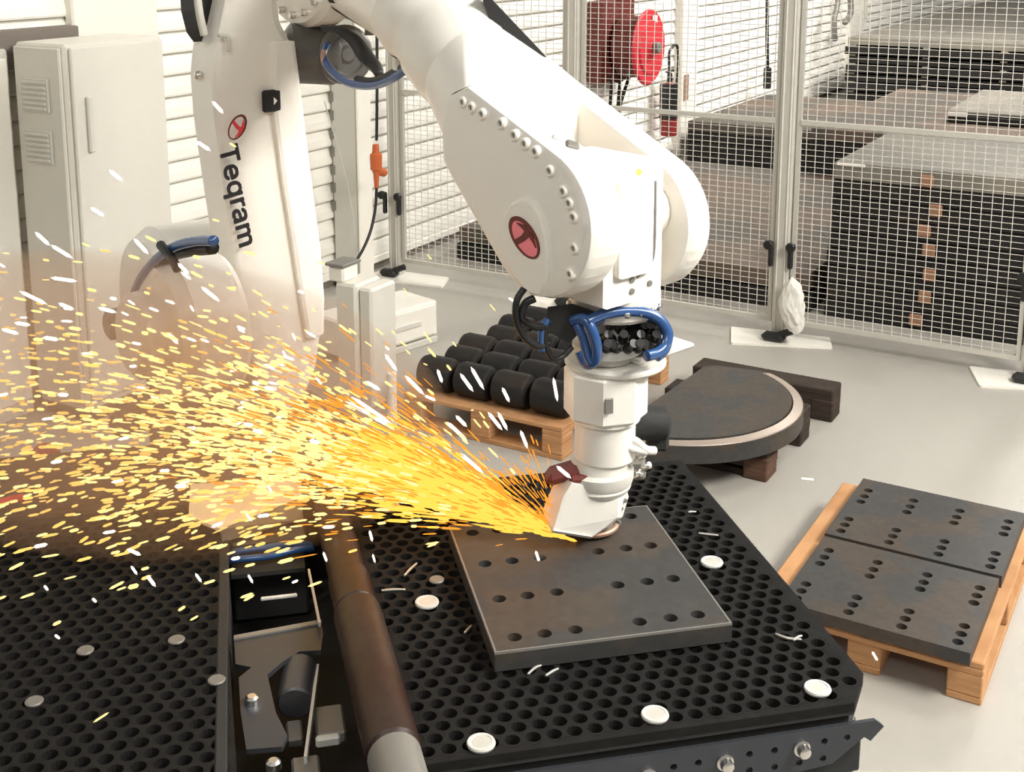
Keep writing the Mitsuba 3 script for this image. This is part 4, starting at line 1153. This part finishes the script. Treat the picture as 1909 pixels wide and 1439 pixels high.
# hood: a tilted bevelled block
hx = np.array([0.955, 0.20, -0.29])
hx /= np.linalg.norm(hx)
hz = np.array([0.20, 0.06, 0.97])
hz -= hx * np.dot(hx, hz)
hz /= np.linalg.norm(hz)
hy = np.cross(hz, hx)
HO = at_y(1093, 938, 2.575)
HF = frame(HO, hx, hy, hz)
hood = hull([np.array(p) for p in [(-0.060, -0.045, -0.052), (-0.060, 0.055, -0.052), (0.016, -0.045, -0.050), (0.068, -0.02, -0.010), (0.070, 0.055, -0.022), (0.030, 0.055, -0.055), (0.050, -0.050, 0.0),
                                   (-0.050, -0.040, 0.048), (-0.050, 0.055, 0.048), (0.040, -0.045, 0.050), (0.062, -0.025, 0.050), (0.066, 0.055, 0.050), (0.072, -0.015, 0.035), (0.072, -0.015, -0.008), (0.072, 0.055, 0.035), (0.072, 0.055, -0.01), (-0.058, -0.040, 0.020)]])
hood.vertices = hood.vertices * np.array([1.22, 1.0, 1.12])
gh = put('hood', tr(hood, HF), 'm_white', gt, label='bright white bevelled grinding hood')
for (a, z) in ((0.066, 0.016), (0.072, -0.016), (0.070, 0.036)):
    put('screw', tr(cyl((a - 0.004, -0.02, z), (a + 0.006, -0.036, z), 0.0045, 10), HF), 'm_bolt_dark', gh)
put('hood_lip', tr(hull([(-0.074, -0.050, -0.056), (0.018, -0.050, -0.054), (-0.074, -0.042, -0.064), (0.018, -0.042, -0.062), (-0.074, 0.04, -0.058), (0.02, 0.04, -0.060)]), HF), 'm_light_grey', gt)
put('grinding_disc', lathe([(0, 0), (0, 0.050), (0.004, 0.056), (0.012, 0.056), (0.016, 0.048), (0.016, 0)], at_z(1100, 985, 0.870) + [0.0, 0.01, 0.004], EZ + 0.05 * np.array([0, -1, 0]), 36), 'm_brown', gt, smooth=30, label='brown grinding disc')
put('disc_guard', lathe([(0, 0.058), (0, 0.064), (0.004, 0.067), (0.009, 0.067), (0.012, 0.063), (0.012, 0.058), (0, 0.058)], at_z(1101, 976, 0.874) + [0.0, 0.0, 0.0], EZ + np.array([0.03, -0.06, 0]), 40), 'm_copper', gt, smooth=30, label='copper coloured ring around the disc')
# side motor and fittings at the right
mt = put('side_motor', cat(lathe([(0, 0), (0, 0.034), (0.008, 0.039), (0.085, 0.039), (0.092, 0.032), (0.092, 0)], at_y(1172, 788, 2.66), np.array([1, 0.1, -0.05]), 28), tr(cbox(0.05, 0.06, 0.05, 0.008), frame(at_y(1226, 815, 2.70), (1, 0, 0), (0, 1, 0)))), 'm_black_soft', gt, smooth=30, label='dark side motor')
put('white_tube', tube([at_y(1160, 815, 2.58), at_y(1185, 822, 2.57), at_y(1205, 838, 2.57), at_y(1222, 840, 2.58)], 0.010, 12, 6), 'm_white', gt, smooth=True, label='white tube fitting')
put('white_tube', tube([at_y(1155, 828, 2.57), at_y(1178, 836, 2.56), at_y(1206, 842, 2.57)], 0.009, 12, 6), 'm_white', gt, smooth=True)
for (x, y) in ((1172, 862), (1192, 852), (1202, 872), (1186, 886), (1166, 884)):
    put('fitting', lathe([(0, 0), (0, 0.009), (0.018, 0.010), (0.022, 0.006), (0.022, 0)], at_y(x, y, 2.60), np.array([0.4, -0.5, 0.6]), 12), 'm_bolt', gt, smooth=30)
put('fitting_block', tr(cbox(0.045, 0.05, 0.05, 0.008), frame(at_y(1186, 870, 2.65), (1, 0, 0), (0, 1, 0))), 'm_bolt_dark', gt)
# hoses round the flange
YH = 2.52
big = [(1094, 600), (1125, 586), (1165, 580), (1205, 583), (1233, 598), (1246, 622), (1240, 645), (1225, 658), (1206, 664)]
put('blue_hose', tube([at_y(x, y, 2.47 + 0.05 * math.sin(k / 8 * math.pi)) for k, (x, y) in enumerate(big)], 0.0115, 12, 8), 'm_blue', gt, smooth=True, label='blue hose looped around the flange')
put('blue_hose', tube([at_y(x, y + 9, 2.50 + 0.05 * math.sin(k / 8 * math.pi)) for k, (x, y) in enumerate(big[:-1])], 0.0095, 12, 8), 'm_blue', gt, smooth=True)
put('blue_hose', tube([at_y(1068, 598, 2.50), at_y(1088, 594, 2.48), at_y(1103, 612, 2.47), at_y(1113, 645, 2.47), at_y(1110, 672, 2.48), at_y(1094, 678, 2.50), at_y(1082, 655, 2.51)], 0.0115, 12, 8), 'm_blue', gt, smooth=True, label='blue hose hanging in front')
put('blue_hose', tube([at_y(1076, 604, 2.49), at_y(1088, 630, 2.48), at_y(1096, 662, 2.48), at_y(1104, 676, 2.48)], 0.010, 12, 8), 'm_blue', gt, smooth=True)
put('blue_hose', tube([at_y(1022, 596, 2.50), at_y(1012, 612, 2.49), at_y(1010, 636, 2.49), at_y(1012, 654, 2.49)], 0.008, 10, 8), 'm_blue', gt, smooth=True)
put('black_hose', tube([at_y(978, 538, 2.46), at_y(964, 562, 2.45), at_y(964, 598, 2.45), at_y(980, 630, 2.46), at_y(1004, 645, 2.48), at_y(1024, 640, 2.5)], 0.0075, 10, 8), 'm_black', gt, smooth=True, label='black hose loop left of the flange')
put('black_hose', tube([at_y(998, 556, 2.46), at_y(980, 566, 2.46), at_y(972, 590, 2.46), at_y(992, 606, 2.47), at_y(1014, 610, 2.49)], 0.0085, 10, 8), 'm_black', gt, smooth=True)
put('black_hose', tube([at_y(1018, 606, 2.49), at_y(1018, 640, 2.49), at_y(1030, 668, 2.50), at_y(1050, 664, 2.52), at_y(1068, 646, 2.53)], 0.0065, 10, 8), 'm_black', gt, smooth=True)
put('sheath', hull([at_y(x, y, Y) for Y in (2.50, 2.56) for x, y in ((1022, 572), (1068, 566), (1108, 580), (1080, 622), (1062, 640), (1030, 622), (1020, 596))]), 'm_black_soft', gt, smooth=35, label='black fabric cable sheath')
k = 0
for j in range(4):
    for i in range(6):
        x, y = 1122 + 20 * i + (8 if j % 2 else 0), 600 + 17 * j
        if x > 1236:
            continue
        o = at_y(x, y, 2.535 + 0.015 * (3 - j))
        put('connector', lathe([(0, 0), (0, 0.011), (0.012, 0.0115), (0.016, 0.008), (0.030, 0.008), (0.034, 0.0095), (0.044, 0.0095), (0.044, 0)], o, np.array([0.3 * math.sin(i * 2.1 + j), -0.75, 0.55]), 12), 'm_black', gt, smooth=30, label='black connector' if k == 0 else None)
        k += 1
put('manifold', hull([at_y(x, y, Y) for Y in (2.575, 2.66) for x, y in ((1112, 592), (1232, 590), (1236, 650), (1116, 655))]), 'm_black_soft', gt)

# ------------------------------------------------------------------ sparks
SO = at_z(1058, 1003, 0.872)
GR = np.array([0, 0, -9.81])
scene['m_ember'] = {'type': 'diffuse', 'reflectance': rgb(0.05, 0.03, 0.02)}
SPARK = {'yellow': (1.9, 0.80, 0.10), 'orange': (1.35, 0.40, 0.03), 'cream': (1.9, 1.26, 0.42), 'white': (3.0, 2.6, 2.0), 'gold': (1.5, 0.85, 0.20)}


def fly(el, az, v, t):
    """Place and direction of a spark after t seconds."""
    d = np.array([-math.cos(el) * math.cos(az), math.cos(el) * math.sin(az), math.sin(el)])
    drag = 1.0 / (1.0 + 0.6 * t)
    p = SO + d * v * t * drag + 0.5 * GR * t * t
    q = d * v * drag + GR * t
    return p, q / np.linalg.norm(q)


def sliver(p, d, L, r, n=4):
    a, b, d = basis(d)
    V = [p - d * L / 2]
    for t in (-0.32, 0.30):
        for k in range(n):
            q = 2 * math.pi * k / n
            V.append(p + d * L * t + r * (math.cos(q) * a + math.sin(q) * b))
    V.append(p + d * L / 2)
    F = []
    for k in range(n):
        k2 = (k + 1) % n
        F += [[0, 1 + k2, 1 + k], [1 + k, 1 + k2, 1 + n + k2], [1 + k, 1 + n + k2, 1 + n + k], [1 + 2 * n, 1 + n + k, 1 + n + k2]]
    return np.array(V), np.array(F)


def outward(V, F):
    m = trimesh.Trimesh(V, F, process=False)
    if m.volume < 0:
        m.invert()
    return m


def free(p):
    if p[2] < TZ + 0.012:
        return False
    return True


rs = np.random.default_rng(11)


def shower(n, e0, es, az0, azs, v0, v1, t0, t1, tp_, L0, L1, r0, r1):
    Vs, Fs, k = [], [], 0
    while len(Vs) < n:
        el = math.radians(rs.normal(e0, es))
        if not math.radians(1.5) < el < math.radians(75):
            continue
        az = math.radians(rs.normal(az0, azs))
        v = rs.uniform(v0, v1)
        t = t0 + (t1 - t0) * rs.uniform() ** tp_
        p, d = fly(el, az, v, t)
        if not free(p):
            continue
        V, F = sliver(p, d, rs.uniform(L0, L1), rs.uniform(r0, r1))
        Vs.append(V)
        Fs.append(F + k)
        k += len(V)
    m = trimesh.Trimesh(np.vstack(Vs), np.vstack(Fs), process=False)
    if m.volume < 0:
        m.invert()
    return m


def glowing(name, mesh, kind, label, category, weight, stuff=False, group=None):
    key = new(name)
    scene[key] = {**mikit.ply(mesh, 'm_ember'), 'emitter': {'type': 'area', 'radiance': rgb(*[c / 2.0 ** exposure for c in SPARK[kind]]), 'sampling_weight': weight}}
    labels[key] = {'label': label, 'category': category}
    if stuff:
        labels[key]['kind'] = 'stuff'
    if group:
        labels[key]['group'] = group
    return key


core = cat(shower(2700, 20, 4.6, 14, 7, 4.5, 7.5, 0.002, 0.085, 1.0, 0.025, 0.07, 0.0014, 0.0032), shower(700, 16, 3.5, 12, 5, 4.5, 7, 0.0, 0.03, 1.0, 0.02, 0.05, 0.002, 0.004), shower(900, 20, 3.6, 14, 5, 4.5, 7, 0.02, 0.08, 1.0, 0.03, 0.07, 0.0024, 0.0042))
glowing('spark_jet', core, 'yellow', 'dense yellow jet of grinding sparks shooting left from the grinding disc', 'spark jet', 20.0, True)
glowing('spark_fringe', cat(shower(1100, 23, 8, 14, 9, 4.0, 7.5, 0.01, 0.14, 0.9, 0.02, 0.06, 0.0010, 0.0022), shower(160, 48, 14, 10, 25, 2.5, 4.5, 0.01, 0.07, 0.8, 0.015, 0.04, 0.001, 0.0018)), 'orange',
        'orange fringe of finer sparks around the yellow jet', 'sparks', 8.0, True)
glowing('ember_shower', shower(850, 17, 6.5, 13, 10, 3.4, 7.0, 0.15, 0.42, 0.8, 0.018, 0.045, 0.0018, 0.0040), 'gold', 'golden lower part of the spark shower over the left half of the table', 'sparks', 10.0, True)
glowing('spark_shower', cat(shower(950, 20.5, 4.2, 14, 8, 4.5, 7.5, 0.06, 0.19, 1.0, 0.02, 0.05, 0.0018, 0.0034), shower(480, 22, 6.5, 14, 9, 4.0, 7.5, 0.10, 0.36, 0.9, 0.018, 0.042, 0.0018, 0.0040), shower(260, 30, 13, 10, 22, 3.5, 6.0, 0.06, 0.34, 0.8, 0.014, 0.034, 0.0018, 0.0036)), 'cream',
        'wide shower of pale yellow sparks spreading to the left border', 'sparks', 20.0, True)

# single sparks that can be told apart
LONE = [  # (x1, y1, x2, y2, Y)
    (68, 434, 92, 456, 2.7), (98, 458, 134, 480, 2.7), (40, 544, 86, 566, 2.7), (98, 518, 142, 524, 2.7), (112, 566, 136, 576, 2.7), (186, 574, 216, 582, 2.7), (206, 318, 228, 336, 2.7), (172, 388, 194, 402, 2.7),
    (252, 446, 276, 472, 2.7), (368, 264, 392, 280, 2.7), (398, 190, 416, 210, 2.7), (0, 492, 10, 498, 2.7), (6, 614, 34, 622, 2.7), (30, 602, 56, 606, 2.7), (720, 646, 726, 652, 2.7), (720, 662, 740, 690, 2.7), (684, 712, 708, 726, 2.6),
    (758, 702, 790, 734, 2.6), (794, 738, 812, 746, 2.6), (817, 690, 825, 712, 2.6), (860, 698, 882, 728, 2.6), (880, 686, 902, 724, 2.6), (938, 724, 950, 748, 2.6), (1033, 706, 1040, 746, 2.55), (912, 770, 936, 800, 2.6),
    (930, 770, 946, 800, 2.6), (972, 804, 984, 834, 2.6), (852, 776, 870, 794, 2.6), (836, 788, 870, 820, 2.6), (1000, 1028, 1006, 1046, 2.5), (1152, 1112, 1155, 1138, 2.35), (1332, 1142, 1358, 1158, 2.3), (936, 1222, 939, 1246, 2.2),
    (1100, 1214, 1106, 1238, 2.2), (706, 1262, 713, 1288, 2.1), (604, 1030, 610, 1046, 2.4), (690, 990, 695, 1008, 2.5), (696, 1034, 700, 1048, 2.5), (464, 1072, 472, 1086, 2.3), (366, 1070, 376, 1084, 2.3), (276, 1074, 290, 1092, 2.3),
    (246, 1056, 256, 1070, 2.3), (240, 1024, 262, 1034, 2.4), (500, 905, 508, 918, 2.5), (460, 958, 470, 970, 2.5), (1628, 1216, 1636, 1230, 1.95), (546, 1086, 556, 1082, 2.3), (104, 1184, 112, 1190, 2.2), (84, 1092, 90, 1100, 2.2), (174, 1116, 180, 1122, 2.2),
    (590, 704, 600, 716, 2.7), (528, 654, 534, 664, 2.7), (546, 622, 552, 634, 2.7), (494, 680, 512, 688, 2.7), (356, 570, 362, 580, 2.7), (378, 536, 408, 560, 2.7), (334, 492, 352, 510, 2.7), (340, 508, 356, 520, 2.7), (310, 560, 326, 566, 2.7),
    (316, 624, 332, 640, 2.7), (350, 630, 366, 636, 2.7), (376, 632, 390, 638, 2.7), (240, 560, 252, 568, 2.7), (228, 582, 240, 588, 2.7), (280, 574, 296, 580, 2.7), (660, 742, 728, 788, 2.65), (648, 750, 690, 772, 2.65), (700, 780, 722, 790, 2.65),
    (860, 846, 900, 880, 2.58), (1040, 870, 1064, 890, 2.5), (950, 556, 960, 562, 2.5)]
for (x1, y1, x2, y2, Y) in LONE:
    a_, b_2 = at_y(x1, y1, Y), at_y(x2, y2, Y)
    d_ = b_2 - a_
    L_ = np.linalg.norm(d_)
    V, F = sliver((a_ + b_2) / 2, d_, L_ * 1.12 + 0.002, min(0.0042, max(0.0026, L_ * 0.14)), 6)
    glowing('spark', outward(V, F), 'white', 'single glowing white spark flying apart from the dense shower', 'spark', 0.05, False, 'single white sparks around the shower')
n_s = 0
while n_s < 190:
    el = math.radians(rs.normal(25, 14))
    az = math.radians(rs.normal(13, 11))
    t = rs.uniform(0.10, 0.36)
    p, d = fly(el, az, rs.uniform(3.6, 7.0), t)
    if el < 0.03 or not free(p):
        continue
    x_, yv = p[0], p[1]
    zc_ = p[1] * CP + (H - p[2]) * SP
    px_ = CX + FPX * p[0] / zc_
    py_ = CY + FPX * ((H - p[2]) * CP - p[1] * SP) / zc_
    if not (2 < px_ < 620 and 540 < py_ < 1100):
        continue
    V, F = sliver(p, d, rs.uniform(0.018, 0.040), rs.uniform(0.0028, 0.0048), 6)
    glowing('spark', outward(V, F), 'cream' if n_s % 3 else 'white', 'single pale glowing spark among the shower left of the robot', 'spark', 0.05, False, 'pale sparks in the shower')
    n_s += 1

# ------------------------------------------------------------------ grinding smoke drifting in the shower
def puff(o, r, rot, sigma, label):
    m = trimesh.creation.icosphere(subdivisions=3, radius=1.0)
    v = m.vertices * (1 + 0.10 * (meshkit.fbm(m.vertices * 1.6 + o, 2, 5)[:, None] - 0.5))
    m.vertices = v * np.array(r)
    m = tr(m, trimesh.transformations.translation_matrix(o) @ trimesh.transformations.rotation_matrix(rot, (0, 1, 0)))
    key = new('smoke_cloud')
    scene[key] = {**mikit.ply(m, None, smooth=True), 'bsdf': {'type': 'null'}, 'interior': {'type': 'homogeneous', 'sigma_t': sigma, 'albedo': rgb(0.66, 0.46, 0.33)}}
    labels[key] = {'label': label, 'category': 'smoke', 'kind': 'stuff'}


puff((-0.95, 2.95, 1.06), (0.80, 0.55, 0.34), math.radians(8), 1.05, 'thin brownish grinding smoke hanging in the spark shower before the robot foot')
